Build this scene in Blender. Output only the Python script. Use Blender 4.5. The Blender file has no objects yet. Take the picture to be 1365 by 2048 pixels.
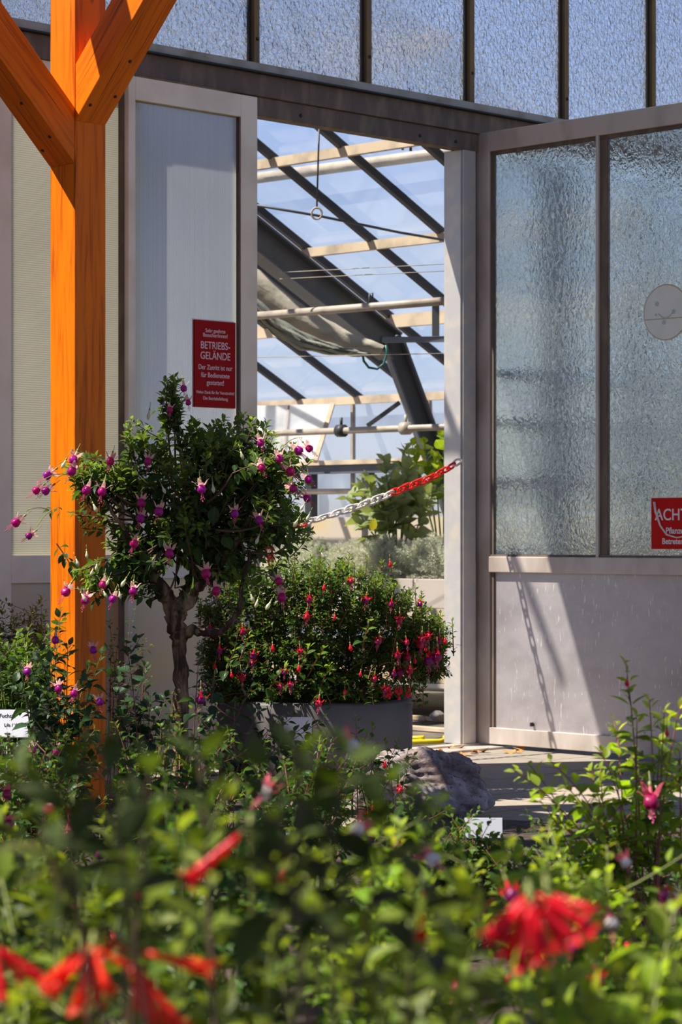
import bpy, math, random
import numpy as np
from mathutils import Vector, Matrix
random.seed(7); RNG = np.random.default_rng(7)
C = bpy.context.scene.collection
sc = bpy.context.scene
# ------------------------------------------------------------------ camera
F, EYE, HOR = 4950.0, 1.14, 1070.0
cam_d = bpy.data.cameras.new('camera'); cam = bpy.data.objects.new('camera', cam_d); C.objects.link(cam)
cam.location = (0, 0, EYE); cam.rotation_euler = (math.radians(90), 0, 0)
cam_d.sensor_width = 36; cam_d.lens = 36*F/2048; cam_d.shift_y = (HOR-1024)/2048
cam_d.clip_start = .1; cam_d.clip_end = 500
cam_d.dof.use_dof = True; cam_d.dof.focus_distance = 9.6; cam_d.dof.aperture_fstop = 6.3; cam_d.dof.aperture_blades = 7
sc.camera = cam
# ------------------------------------------------------------------ sky, sun, exposure
SUN_AZ = math.radians(193); SUN_EL = math.radians(56)
sdir = Vector((math.cos(SUN_AZ)*math.cos(SUN_EL), math.sin(SUN_AZ)*math.cos(SUN_EL), math.sin(SUN_EL)))
sun_d = bpy.data.lights.new('sun', 'SUN'); sun_d.energy = 9.0; sun_d.angle = math.radians(.55); sun_d.color = (1, .93, .82)
sun = bpy.data.objects.new('sun', sun_d); C.objects.link(sun); sun.location = (0, 0, 20)
sun.rotation_euler = (-sdir).to_track_quat('-Z', 'Y').to_euler()
w = bpy.data.worlds.new('sky'); sc.world = w; w.use_nodes = True
nt = w.node_tree; nt.nodes.clear()
tc = nt.nodes.new('ShaderNodeTexCoord'); sx = nt.nodes.new('ShaderNodeSeparateXYZ'); nt.links.new(tc.outputs['Generated'], sx.inputs[0])
rp = nt.nodes.new('ShaderNodeValToRGB'); nt.links.new(sx.outputs['Z'], rp.inputs[0])
els = [(0.0, (.33, .31, .26)), (.02, (.78, .84, .92)), (.09, (.50, .68, 1.0)), (.2, (.32, .50, .95)), (.5, (.12, .22, .50)), (1.0, (.05, .10, .24))]
e = rp.color_ramp.elements
e[0].position = els[0][0]; e[0].color = (*els[0][1], 1); e[1].position = 1; e[1].color = (*els[-1][1], 1)
for p, c in els[1:-1]:
    k = e.new(p); k.color = (*c, 1)
cn = nt.nodes.new('ShaderNodeTexNoise'); cn.inputs['Scale'].default_value = 3.5; cn.inputs['Detail'].default_value = 6
mp = nt.nodes.new('ShaderNodeMapping'); mp.inputs['Scale'].default_value = (1, 1, 3.5)
nt.links.new(tc.outputs['Generated'], mp.inputs[0]); nt.links.new(mp.outputs[0], cn.inputs['Vector'])
cr = nt.nodes.new('ShaderNodeValToRGB'); cr.color_ramp.elements[0].position = .48; cr.color_ramp.elements[1].position = .72
cr.color_ramp.elements[1].color = (.42, .42, .42, 1); nt.links.new(cn.outputs[0], cr.inputs[0])
mxw = nt.nodes.new('ShaderNodeMix'); mxw.data_type = 'RGBA'; nt.links.new(cr.outputs[0], mxw.inputs[0])
nt.links.new(rp.outputs[0], mxw.inputs[6]); mxw.inputs[7].default_value = (.88, .9, .95, 1)
bg = nt.nodes.new('ShaderNodeBackground'); bg.inputs[1].default_value = .82; nt.links.new(mxw.outputs[2], bg.inputs[0])
wo = nt.nodes.new('ShaderNodeOutputWorld'); nt.links.new(bg.outputs[0], wo.inputs[0])
vs = sc.view_settings; vs.view_transform = 'Standard'; vs.look = 'None'; vs.gamma = 1; vs.exposure = 0.15; vs.use_curve_mapping = False
sc.cycles.use_denoising = True
sc.cycles.max_bounces = 14; sc.cycles.transparent_max_bounces = 24; sc.cycles.caustics_reflective = False; sc.cycles.caustics_refractive = False
sc.cycles.sample_clamp_indirect = 6

# ------------------------------------------------------------------ materials
def newmat(name):
    m = bpy.data.materials.new(name); m.use_nodes = True; m.node_tree.nodes.clear()
    o = m.node_tree.nodes.new('ShaderNodeOutputMaterial'); return m, m.node_tree, o
def N(t, kind, **kw):
    n = t.nodes.new(kind)
    for k, v in kw.items():
        if k in n.inputs: n.inputs[k].default_value = v
        else: setattr(n, k, v)
    return n
def coords(t, scale=(1, 1, 1), which='Object', rot=(0, 0, 0)):
    c = N(t, 'ShaderNodeTexCoord'); m = N(t, 'ShaderNodeMapping'); m.inputs['Scale'].default_value = scale; m.inputs['Rotation'].default_value = rot
    t.links.new(c.outputs[which], m.inputs[0]); return m.outputs[0]
def ramp(t, src, stops):
    r = N(t, 'ShaderNodeValToRGB'); el = r.color_ramp.elements
    el[0].position = stops[0][0]; el[0].color = (*stops[0][1], 1); el[1].position = stops[-1][0]; el[1].color = (*stops[-1][1], 1)
    for p, c in stops[1:-1]:
        q = el.new(p); q.color = (*c, 1)
    t.links.new(src, r.inputs[0]); return r.outputs[0]
def mixc(t, f, a, b, mode='MIX'):
    m = N(t, 'ShaderNodeMix', data_type='RGBA', blend_type=mode)
    for i, v in ((0, f), (6, a), (7, b)):
        if hasattr(v, 'links') or hasattr(v, 'is_linked'): t.links.new(v, m.inputs[i])
        elif i == 0: m.inputs[0].default_value = v
        else: m.inputs[i].default_value = (*v, 1)
    return m.outputs[2]
def bump(t, h, s=.3, d=.01):
    b = N(t, 'ShaderNodeBump'); b.inputs['Strength'].default_value = s; b.inputs['Distance'].default_value = d; t.links.new(h, b.inputs['Height']); return b.outputs[0]
def simple(name, col, rough=.6, metal=0, dirt_glint=None, dscale=8, dstretch=(1, 1, 1), amount=(.45, .7), bmp=0, bscale=60, spec=.5):
    m, t, o = newmat(name); p = N(t, 'ShaderNodeBsdfPrincipled', Roughness=rough, Metallic=metal); p.inputs['Specular IOR Level'].default_value = spec
    if dirt_glint:
        n = N(t, 'ShaderNodeTexNoise', Scale=dscale, Detail=6); t.links.new(coords(t, dstretch), n.inputs['Vector'])
        t.links.new(ramp(t, n.outputs[0], [(amount[0], col), (amount[1], dirt_glint)]), p.inputs['Base Color'])
    else: p.inputs['Base Color'].default_value = (*col, 1)
    if bmp:
        n2 = N(t, 'ShaderNodeTexNoise', Scale=bscale, Detail=5); t.links.new(coords(t), n2.inputs['Vector']); t.links.new(bump(t, n2.outputs[0], bmp), p.inputs['Normal'])
    t.links.new(p.outputs[0], o.inputs[0]); return m
def wood(name, dark, light):
    m, t, o = newmat(name); p = N(t, 'ShaderNodeBsdfPrincipled', Roughness=.5); p.inputs['Specular IOR Level'].default_value = .18
    n = N(t, 'ShaderNodeTexNoise', Scale=7, Detail=8, Roughness=.6, Distortion=.5); t.links.new(coords(t, (6, 6, .35)), n.inputs['Vector'])
    c = ramp(t, n.outputs[0], [(.3, dark), (.5, light), (.75, tuple(x*1.15 for x in light))])
    n3 = N(t, 'ShaderNodeTexNoise', Scale=5, Detail=3); t.links.new(coords(t, (14, 14, .25)), n3.inputs['Vector'])
    c = mixc(t, ramp(t, n3.outputs[0], [(.66, (0, 0, 0)), (.72, (1, 1, 1))]), c, tuple(x*.35 for x in dark))
    v = N(t, 'ShaderNodeTexVoronoi', Scale=2.2); t.links.new(coords(t, (2.5, 2.5, 1.1)), v.inputs['Vector'])
    c = mixc(t, ramp(t, v.outputs['Distance'], [(.05, (1, 1, 1)), (.11, (0, 0, 0))]), c, tuple(x*.3 for x in dark))
    t.links.new(c, p.inputs['Base Color']); t.links.new(bump(t, n.outputs[0], .25, .004), p.inputs['Normal'])
    t.links.new(p.outputs[0], o.inputs[0]); return m
def clear_glass(name, dust, dcol=(.9, .92, .95), tint=(.93, .96, .99)):
    m, t, o = newmat(name)
    tr = N(t, 'ShaderNodeBsdfTransparent'); tr.inputs[0].default_value = (*tint, 1)
    gl = N(t, 'ShaderNodeBsdfGlossy', Roughness=.05); lw = N(t, 'ShaderNodeLayerWeight'); lw.inputs[0].default_value = .5
    pw = N(t, 'ShaderNodeMath', operation='POWER'); t.links.new(lw.outputs['Facing'], pw.inputs[0]); pw.inputs[1].default_value = 4
    fr = N(t, 'ShaderNodeMath', operation='MULTIPLY_ADD'); t.links.new(pw.outputs[0], fr.inputs[0]); fr.inputs[1].default_value = .6; fr.inputs[2].default_value = .04
    m1 = N(t, 'ShaderNodeMixShader'); t.links.new(fr.outputs[0], m1.inputs[0]); t.links.new(tr.outputs[0], m1.inputs[1]); t.links.new(gl.outputs[0], m1.inputs[2])
    tl = N(t, 'ShaderNodeBsdfTranslucent'); tl.inputs[0].default_value = (*dcol, 1); df = N(t, 'ShaderNodeBsdfDiffuse'); df.inputs[0].default_value = (*dcol, 1)
    m0 = N(t, 'ShaderNodeMixShader'); t.links.new(tl.outputs[0], m0.inputs[1]); t.links.new(df.outputs[0], m0.inputs[2]); m0.inputs[0].default_value = .4
    n = N(t, 'ShaderNodeTexNoise', Scale=4, Detail=7); t.links.new(coords(t, (1, 1, .6)), n.inputs['Vector'])
    r = ramp(t, n.outputs[0], [(.3, (dust*.4,)*3), (.75, (dust*1.5,)*3)])
    m2 = N(t, 'ShaderNodeMixShader'); t.links.new(r, m2.inputs[0]); t.links.new(m1.outputs[0], m2.inputs[1]); t.links.new(m0.outputs[0], m2.inputs[2])
    t.links.new(m2.outputs[0], o.inputs[0]); return m
def cathedral_glass(name, tint, milk, bs=.5, scale=38, rough=.06, edge=None):
    m, t, o = newmat(name)
    g = N(t, 'ShaderNodeBsdfGlass', Roughness=rough, IOR=1.45); g.inputs['Color'].default_value = (*tint, 1)
    n = N(t, 'ShaderNodeTexNoise', Scale=scale, Detail=2.5, Distortion=.6); t.links.new(coords(t, (1, 1, .75)), n.inputs['Vector'])
    t.links.new(bump(t, n.outputs[0], bs, .012), g.inputs['Normal'])
    tl = N(t, 'ShaderNodeBsdfTranslucent'); tl.inputs[0].default_value = (.8, .86, .9, 1); df = N(t, 'ShaderNodeBsdfDiffuse'); df.inputs[0].default_value = (.72, .78, .8, 1)
    m0 = N(t, 'ShaderNodeMixShader'); m0.inputs[0].default_value = .5; t.links.new(tl.outputs[0], m0.inputs[1]); t.links.new(df.outputs[0], m0.inputs[2])
    n2 = N(t, 'ShaderNodeTexNoise', Scale=2.2, Detail=5); t.links.new(coords(t), n2.inputs['Vector'])
    r = ramp(t, n2.outputs[0], [(.3, (milk*.5,)*3), (.8, (milk*1.5,)*3)])
    m2 = N(t, 'ShaderNodeMixShader'); t.links.new(r, m2.inputs[0]); t.links.new(g.outputs[0], m2.inputs[1]); t.links.new(m0.outputs[0], m2.inputs[2])
    t.links.new(m2.outputs[0], o.inputs[0]); return m
def ribbed(name, col, tcol, vertical, pitch, see=.35, rough=.28):
    """twin-wall plastic: ribs run up (vertical) or along"""
    m, t, o = newmat(name)
    wv = N(t, 'ShaderNodeTexWave', Scale=1.0/pitch/2, Distortion=0); wv.bands_direction = 'Z' if not vertical else 'X'
    # object X is the panel's own width direction: rotate world 45 deg first
    t.links.new(coords(t, (1, 1, 1), rot=(0, 0, math.radians(-45))), wv.inputs['Vector'])
    nz = N(t, 'ShaderNodeTexNoise', Scale=3, Detail=6)
    t.links.new(coords(t, (30, 1, .25) if vertical else (1, 1, 1), rot=(0, 0, math.radians(-45))), nz.inputs['Vector'])
    h = mixc(t, .35, wv.outputs[0], nz.outputs[0])
    nrm = bump(t, h, .9, .006)
    stripe = ramp(t, h, [(.15, tuple(x*.6 for x in tcol)), (.85, tcol)])
    tl = N(t, 'ShaderNodeBsdfTranslucent'); t.links.new(stripe, tl.inputs[0])
    p = N(t, 'ShaderNodeBsdfPrincipled', Roughness=.35); t.links.new(ramp(t, h, [(.15, tuple(x*.66 for x in col)), (.85, col)]), p.inputs['Base Color']); t.links.new(nrm, p.inputs['Normal'])
    m0 = N(t, 'ShaderNodeMixShader'); m0.inputs[0].default_value = .3; t.links.new(tl.outputs[0], m0.inputs[1]); t.links.new(p.outputs[0], m0.inputs[2])
    g = N(t, 'ShaderNodeBsdfGlass', Roughness=rough, IOR=1.3); g.inputs['Color'].default_value = (.9, .93, .96, 1); t.links.new(nrm, g.inputs['Normal'])
    m2 = N(t, 'ShaderNodeMixShader'); m2.inputs[0].default_value = see; t.links.new(m0.outputs[0], m2.inputs[1]); t.links.new(g.outputs[0], m2.inputs[2])
    t.links.new(m2.outputs[0], o.inputs[0]); return m
def leafmat(name, dark, mid, young, rough=.38, trans=.32, odd=None, tboost=2.2):
    m, t, o = newmat(name)
    geo = N(t, 'ShaderNodeNewGeometry'); at = N(t, 'ShaderNodeAttribute', attribute_name='young')
    c = ramp(t, geo.outputs['Random Per Island'], [(0, dark), (.75, mid), (.93, tuple(min(1, x*1.35) for x in mid))] + ([(1, odd)] if odd else [(1, mid)]))
    c = mixc(t, at.outputs['Fac'], c, young)
    uv = N(t, 'ShaderNodeUVMap', uv_map='UVMap'); sp = N(t, 'ShaderNodeSeparateXYZ'); t.links.new(uv.outputs[0], sp.inputs[0])
    ab = N(t, 'ShaderNodeMath', operation='ABSOLUTE'); t.links.new(sp.outputs[0], ab.inputs[0])
    mu = N(t, 'ShaderNodeMath', operation='MULTIPLY_ADD'); t.links.new(sp.outputs[1], mu.inputs[0]); mu.inputs[1].default_value = 9
    ng = N(t, 'ShaderNodeMath', operation='MULTIPLY'); t.links.new(ab.outputs[0], ng.inputs[0]); ng.inputs[1].default_value = -2.4; t.links.new(ng.outputs[0], mu.inputs[2])
    fr = N(t, 'ShaderNodeMath', operation='PINGPONG'); t.links.new(mu.outputs[0], fr.inputs[0]); fr.inputs[1].default_value = .5
    vein = ramp(t, fr.outputs[0], [(0, (1, 1, 1)), (.1, (0, 0, 0))])
    midr = ramp(t, ab.outputs[0], [(0, (1, 1, 1)), (.1, (0, 0, 0))])
    vv = mixc(t, 1.0, vein, midr, 'LIGHTEN')
    c2 = mixc(t, .9, c, mixc(t, .35, c, young)); mm = N(t, 'ShaderNodeMix', data_type='RGBA')
    t.links.new(vv, mm.inputs[0]); t.links.new(c, mm.inputs[6]); t.links.new(c2, mm.inputs[7])
    p = N(t, 'ShaderNodeBsdfPrincipled', Roughness=rough); p.inputs['Specular IOR Level'].default_value = .26
    t.links.new(mm.outputs[2], p.inputs['Base Color']); t.links.new(bump(t, fr.outputs[0], .5, .003), p.inputs['Normal'])
    tl = N(t, 'ShaderNodeBsdfTranslucent')
    tcn = N(t, 'ShaderNodeMix', data_type='RGBA', blend_type='MULTIPLY'); tcn.inputs[0].default_value = 1; t.links.new(mm.outputs[2], tcn.inputs[6]); tcn.inputs[7].default_value = (tboost*1.25, tboost*1.2, tboost*.45, 1)
    tcn.clamp_result = True
    t.links.new(tcn.outputs[2], tl.inputs[0])
    ms = N(t, 'ShaderNodeMixShader'); ms.inputs[0].default_value = trans; t.links.new(p.outputs[0], ms.inputs[1]); t.links.new(tl.outputs[0], ms.inputs[2])
    t.links.new(ms.outputs[0], o.inputs[0]); return m
def petal(name, col, trans=.4, rough=.45, var=None):
    m, t, o = newmat(name); p = N(t, 'ShaderNodeBsdfPrincipled', Roughness=rough); tl = N(t, 'ShaderNodeBsdfTranslucent')
    if var:
        oi = N(t, 'ShaderNodeObjectInfo'); c = ramp(t, oi.outputs['Random'], [(0, col), (1, var)])
        t.links.new(c, p.inputs['Base Color']); t.links.new(c, tl.inputs[0])
    else:
        p.inputs['Base Color'].default_value = (*col, 1); tl.inputs[0].default_value = (*col, 1)
    ms = N(t, 'ShaderNodeMixShader'); ms.inputs[0].default_value = trans; t.links.new(p.outputs[0], ms.inputs[1]); t.links.new(tl.outputs[0], ms.inputs[2])
    t.links.new(ms.outputs[0], o.inputs[0]); return m
def scratched(name):
    m, t, o = newmat(name); p = N(t, 'ShaderNodeBsdfPrincipled', Metallic=.55)
    n = N(t, 'ShaderNodeTexNoise', Scale=2.2, Detail=8, Roughness=.65); t.links.new(coords(t, (1, 1, 1.6)), n.inputs['Vector'])
    c = ramp(t, n.outputs[0], [(.3, (.40, .35, .34)), (.55, (.52, .47, .46)), (.75, (.64, .58, .54))])
    s = N(t, 'ShaderNodeTexNoise', Scale=11, Detail=2, Distortion=1.2); t.links.new(coords(t, (9, 9, 1.0), rot=(.7, .5, .9)), s.inputs['Vector'])
    sr = ramp(t, s.outputs[0], [(.66, (0, 0, 0)), (.70, (1, 1, 1))])
    c = mixc(t, sr, c, (.78, .72, .68)); t.links.new(c, p.inputs['Base Color'])
    t.links.new(ramp(t, n.outputs[0], [(.2, (.34,)*3), (.8, (.6,)*3)]), p.inputs['Roughness'])
    t.links.new(bump(t, s.outputs[0], .25, .002), p.inputs['Normal']); t.links.new(p.outputs[0], o.inputs[0]); return m
def slabs(name):
    m, t, o = newmat(name); p = N(t, 'ShaderNodeBsdfPrincipled', Roughness=.85)
    b = N(t, 'ShaderNodeTexBrick', Scale=1.0); b.inputs['Mortar Size'].default_value = .006; b.inputs['Brick Width'].default_value = .62; b.inputs['Row Height'].default_value = .45
    b.inputs['Color1'].default_value = (.27, .23, .19, 1); b.inputs['Color2'].default_value = (.34, .28, .22, 1); b.inputs['Mortar'].default_value = (.06, .05, .04, 1)
    t.links.new(coords(t, rot=(0, 0, math.radians(-45))), b.inputs['Vector'])
    n = N(t, 'ShaderNodeTexNoise', Scale=9, Detail=8); t.links.new(coords(t), n.inputs['Vector'])
    c = mixc(t, ramp(t, n.outputs[0], [(.35, (.0,)*3), (.75, (.5,)*3)]), b.outputs[0], (.40, .33, .25))
    t.links.new(c, p.inputs['Base Color']); t.links.new(bump(t, n.outputs[0], .3, .01), p.inputs['Normal']); t.links.new(p.outputs[0], o.inputs[0]); return m
def rockmat():
    m, t, o = newmat('pitted_rock'); p = N(t, 'ShaderNodeBsdfPrincipled', Roughness=.85)
    n = N(t, 'ShaderNodeTexNoise', Scale=6, Detail=10, Roughness=.7); t.links.new(coords(t), n.inputs['Vector'])
    c = ramp(t, n.outputs[0], [(.32, (.04, .03, .028)), (.46, (.22, .165, .16)), (.6, (.42, .38, .38)), (.8, (.62, .60, .63))])
    v = N(t, 'ShaderNodeTexVoronoi', Scale=38); t.links.new(coords(t), v.inputs['Vector'])
    c = mixc(t, ramp(t, v.outputs['Distance'], [(.12, (.8,)*3), (.3, (0, 0, 0))]), c, (.13, .08, .07))
    t.links.new(c, p.inputs['Base Color']); t.links.new(bump(t, n.outputs[0], 1.0, .03), p.inputs['Normal']); t.links.new(p.outputs[0], o.inputs[0]); return m

M = dict(
 timber=wood('stained_timber', (.40, .070, .001), (.74, .165, .001)),
 alu=simple('weathered_aluminium', (.60, .52, .45), .5, .2, dirt_glint=(.42, .34, .28), dscale=3, dstretch=(2, 2, 1)),
 galv=simple('galvanised_steel', (.56, .53, .50), .45, .3, dirt_glint=(.68, .60, .50), dscale=14),
 cream=simple('cream_paint', (.86, .77, .60), .55, 0, dirt_glint=(.66, .57, .42), dscale=3),
 creamlow=simple('grey_cream_panel', (.62, .53, .41), .32, .2, dirt_glint=(.70, .54, .28), dscale=4),  # golden patches paint dappled reflections into the panel colour
 rust=simple('rusty_beam', (.13, .095, .07), .75, .1, dirt_glint=(.22, .16, .11), dscale=5, dstretch=(3, 3, 1)),
 bar=simple('ochre_glazing_bar', (.20, .12, .035), .6, 0, dirt_glint=(.12, .08, .04), dscale=6, dstretch=(4, 4, 1)),
 sill=simple('dull_aluminium_sill', (.36, .33, .27), .5, .2, dirt_glint=(.22, .18, .12), dscale=6),
 seal_gap=simple('black_gasket_gap', (.015, .013, .012), .6),
 dark=simple('dark_bar', (.035, .036, .04), .5),
 grey=simple('grey_steel', (.11, .12, .14), .5, .2, dirt_glint=(.16, .15, .15), dscale=5),
 purlin=simple('cream_steel', (.66, .52, .36), .6, 0, dirt_glint=(.42, .33, .24), dscale=6),  # cream base with browner noise patches, the steel's own colour
 pipe=simple('old_pipe', (.46, .39, .31), .5, .05, dirt_glint=(.32, .26, .21), dscale=9),
 wire=simple('dark_wire', (.10, .10, .10), .5, .4),
 cloth=simple('shade_cloth', (.52, .46, .36), .9, 0, dirt_glint=(.33, .30, .22), dscale=4, dstretch=(1, 1, 3), bmp=.4, bscale=20),
 net=simple('green_grey_net', (.24, .25, .21), .9, 0, dirt_glint=(.34, .33, .27), dscale=5, bmp=.3),
 hose=simple('green_hose', (.02, .13, .10), .4),
 roofglass=clear_glass('roof_glass', .10, (.82, .88, .98)), sideglass=clear_glass('dusty_side_glass', .45, (.84, .87, .96)), whitepoly=clear_glass('white_panel', .75, (1, 1, 1)),
 topglass=cathedral_glass('hammered_glass', (.96, .98, 1.0), .10, 1.0, 46, .05), leafglass=cathedral_glass('ripple_glass', (.93, .95, .88), .16, .5, 40, .05),
 poly_v=ribbed('twin_wall_panel', (.74, .74, .72), (.90, .90, .88), True, .011, .62, .26), poly_h=ribbed('ribbed_plastic_panel', (.74, .68, .52), (1.0, .93, .74), False, .016, .30, .4),
 metal=scratched('scratched_sheet'), slabs=slabs('paving_slabs'), soil=simple('soil', (.035, .024, .016), .95, 0, dirt_glint=(.08, .055, .035), dscale=20, bmp=.8, bscale=30),
 inside=simple('dark_concrete', (.10, .085, .07), .8, 0, dirt_glint=(.2, .16, .12), dscale=5),  # dark concrete with lighter brown noise patches
 rock=rockmat(), pot=simple('dark_grey_pot', (.085, .075, .072), .6, 0, dirt_glint=(.12, .105, .1), dscale=3),
 red=simple('red_sign', (.34, .0015, .002), .5, spec=.15), red2=simple('bright_red_sign', (.58, .006, .004), .5, spec=.15), white=simple('white_print', (.80, .76, .72), .5), pinkprint=simple('pale_print', (.78, .62, .58), .5),
 card=simple('white_label_card', (.74, .75, .82), .4), ink=simple('black_ink', (.03, .03, .03), .5),
 sticker=simple('pale_round_sticker', (.90, .90, .78), .5, 0, dirt_glint=(.80, .86, .74), dscale=9), stickmark=simple('faint_green_print', (.46, .62, .54), .5), stickedge=simple('yellowed_edge', (.55, .47, .28), .6),
 chain_r=petal('red_plastic', (.85, .02, .01), .15, .3), chain_w=simple('white_plastic', (.75, .68, .62), .35),
 yellow=simple('yellow_plastic', (.80, .62, .02), .4), bark=simple('fuchsia_bark', (.055, .032, .02), .95, 0, dirt_glint=(.36, .24, .14), dscale=22, dstretch=(1.5, 1.5, .3), bmp=1.0, bscale=60, spec=.2),
 stem_g=simple('green_stem', (.24, .27, .07), .5), stem_r=simple('reddish_stem', (.22, .07, .045), .5), stem_b=simple('brown_stem', (.13, .07, .045), .7),
 leaf_tree=leafmat('fuchsia_leaf', (.012, .032, .012), (.030, .066, .020), (.20, .32, .05), odd=(.16, .13, .03)),
 leaf_bush=leafmat('small_fuchsia_leaf', (.009, .028, .006), (.034, .088, .015), (.20, .34, .04), .33, .33),
 leaf_dark=leafmat('blue_green_leaf', (.012, .034, .018), (.026, .060, .028), (.10, .19, .05), .36, .25),
 leaf_olive=leafmat('dark_olive_leaf', (.012, .024, .004), (.034, .058, .010), (.12, .18, .02), .55, .3, odd=(.08, .04, .012)),
 leaf_near=leafmat('broad_fuchsia_leaf', (.008, .018, .004), (.070, .125, .020), (.36, .42, .04), .38, .36, odd=(.13, .08, .02)),
 leaf_lime=leafmat('lime_leaf', (.03, .07, .006), (.16, .28, .020), (.48, .55, .06), .38, .42),
 silver=leafmat('silver_leaf', (.50, .52, .45), (.70, .71, .62), (.80, .80, .70), .7, .25, tboost=1),
 broad=leafmat('broad_grey_green_leaf', (.17, .21, .11), (.30, .35, .20), (.38, .44, .16), .6, .28, tboost=1.3),
 lime2=leafmat('yellow_leaf', (.5, .45, .02), (.7, .6, .02), (.8, .7, .03), .5, .3, tboost=1),
 sepal=petal('blush_sepal', (.92, .55, .50), .45), sepal_w=petal('white_sepal', (.85, .80, .72), .4), sepal_r=petal('scarlet_sepal', (.78, .012, .03), .35, .3),
 corolla=petal('magenta_corolla', (.62, .008, .16), .45, .35, var=(.42, .012, .42)), corolla_r=petal('crimson_corolla', (.55, .01, .05), .35, .35, var=(.16, .008, .17)),
 coral=petal('coral_flower', (.95, .045, .012), .5, .35, var=(.98, .10, .03)), whitec=petal('white_corolla', (.85, .78, .75), .4), crimson=petal('crimson_flower', (.85, .012, .03), .45, .35), pinkf=petal('pink_flower', (.85, .16, .22), .45, .4),
 stamen=petal('stamen', (.75, .12, .25), .2), budc=petal('cream_bud', (.72, .72, .48), .35), deadleaf=simple('dry_leaf', (.62, .26, .05), .7, 0, dirt_glint=(.25, .10, .03), dscale=12),
 stone=simple('grey_stone', (.30, .25, .24), .8, bmp=.5), plank=simple('pale_plank', (.50, .38, .22), .7, 0, dirt_glint=(.33, .24, .14), dscale=4), bluegrey=simple('blue_grey_tray', (.30, .36, .42), .5), trough=simple('beige_trough', (.50, .43, .37), .6, 0, dirt_glint=(.40, .32, .26), dscale=3), black=simple('black_tray', (.012, .012, .014), .5),
)
# ------------------------------------------------------------------ mesh helpers
LOC = {}
class MB:
    def __init__(s): s.v = []; s.f = []; s.m = []; s.n = 0; s.uv = None; s.sm = []
    def add(s, vs, fs, mi=0, smooth=False):
        s.v.extend([tuple(x) for x in vs]); s.f.extend([tuple(i+s.n for i in f) for f in fs]); s.m.extend([mi]*len(fs)); s.sm.extend([smooth]*len(fs)); s.n += len(vs); return s
    def obox(s, O, A, B, Z, a, b, c, mi=0, ch=.0):
        O, A, B, Z = Vector(O), Vector(A), Vector(B), Vector(Z)
        p = [O+A*a[i]+B*b[j]+Z*c[k] for i in (0, 1) for j in (0, 1) for k in (0, 1)]
        f = [(0, 1, 3, 2), (4, 6, 7, 5), (0, 4, 5, 1), (2, 3, 7, 6), (0, 2, 6, 4), (1, 5, 7, 3)]
        if A.cross(B).dot(Z)*(a[1]-a[0])*(b[1]-b[0])*(c[1]-c[0]) < 0: f = [q[::-1] for q in f]
        return s.add(p, f, mi)
    def tube(s, pts, r, n=8, mi=0, cap=True):
        pts = [Vector(p) for p in pts]; rr = r if isinstance(r, (list, tuple)) else [r]*len(pts)
        vs = []; up = Vector((0.13, .21, .97)).normalized(); px = None
        for i, p in enumerate(pts):
            t = (pts[min(i+1, len(pts)-1)]-pts[max(i-1, 0)])
            t = t.normalized() if t.length > 1e-9 else Vector((0, 0, 1))
            if px is None: px = t.cross(up); px = px if px.length > .05 else t.cross(Vector((1, 0, 0)))
            px = (px-t*px.dot(t)).normalized(); py = t.cross(px)
            for k in range(n):
                a = 2*math.pi*k/n; vs.append(p+(px*math.cos(a)+py*math.sin(a))*rr[i])
        fs = [(i*n+k, i*n+(k+1) % n, (i+1)*n+(k+1) % n, (i+1)*n+k) for i in range(len(pts)-1) for k in range(n)]
        if cap: fs.append(tuple(range(n))[::-1]); fs.append(tuple(range((len(pts)-1)*n, len(pts)*n)))
        return s.add(vs, fs, mi, True)
    def rect_tube(s, pts, w, h, side=None, mi=0):
        """bar of rectangular section from pts[0] to pts[1]"""
        a, b = Vector(pts[0]), Vector(pts[1]); t = (b-a).normalized(); sd = Vector(side) if side else t.cross(Vector((0, 0, 1)))
        sd = (sd-t*sd.dot(t)).normalized(); up = sd.cross(t)
        return s.obox(a, t, sd, up, (0, (b-a).length), (-w/2, w/2), (-h/2, h/2), mi)
    def lathe(s, c, prof, n=32, mi=0):
        c = Vector(c); vs = []; fs = []
        for (r, z) in prof:
            for k in range(n):
                a = 2*math.pi*k/n; vs.append(c+Vector((r*math.cos(a), r*math.sin(a), z)))
        for i in range(len(prof)-1):
            for k in range(n): fs.append((i*n+k, i*n+(k+1) % n, (i+1)*n+(k+1) % n, (i+1)*n+k))
        return s.add(vs, fs, mi, True)
    def build(s, name, mats, parent=None, org=None, bevel=0, **props):
        if not isinstance(mats, (list, tuple)): mats = [mats]
        V = np.array(s.v, dtype=float)
        if org is None: org = LOC[parent.name] if parent else Vector(((V[:, 0].min()+V[:, 0].max())/2, (V[:, 1].min()+V[:, 1].max())/2, V[:, 2].min()))
        V = V-np.array(org)
        me = bpy.data.meshes.new(name); me.from_pydata(V.tolist(), [], s.f); me.validate()
        if len(me.polygons) == len(s.m):
            me.polygons.foreach_set('material_index', s.m); me.polygons.foreach_set('use_smooth', s.sm)
        for m_ in mats: me.materials.append(m_)
        o = bpy.data.objects.new(name, me); C.objects.link(o)
        if parent: o.parent = parent; LOC[o.name] = Vector(org)
        else: o.location = org; LOC[o.name] = Vector(org)
        if bevel:
            b = o.modifiers.new('edge', 'BEVEL'); b.width = bevel; b.segments = 2; b.limit_method = 'ANGLE'
        for k_, v_ in props.items(): o[k_] = v_
        me.update(); return o
def thing(name, label, cat, loc, group=None, kind=None):
    o = bpy.data.objects.new(name, None); C.objects.link(o); o.location = loc; o.empty_display_size = .1
    if kind: o['kind'] = kind
    else: o['label'] = label; o['category'] = cat
    if group: o['group'] = group
    LOC[o.name] = Vector(loc); return o
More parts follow.
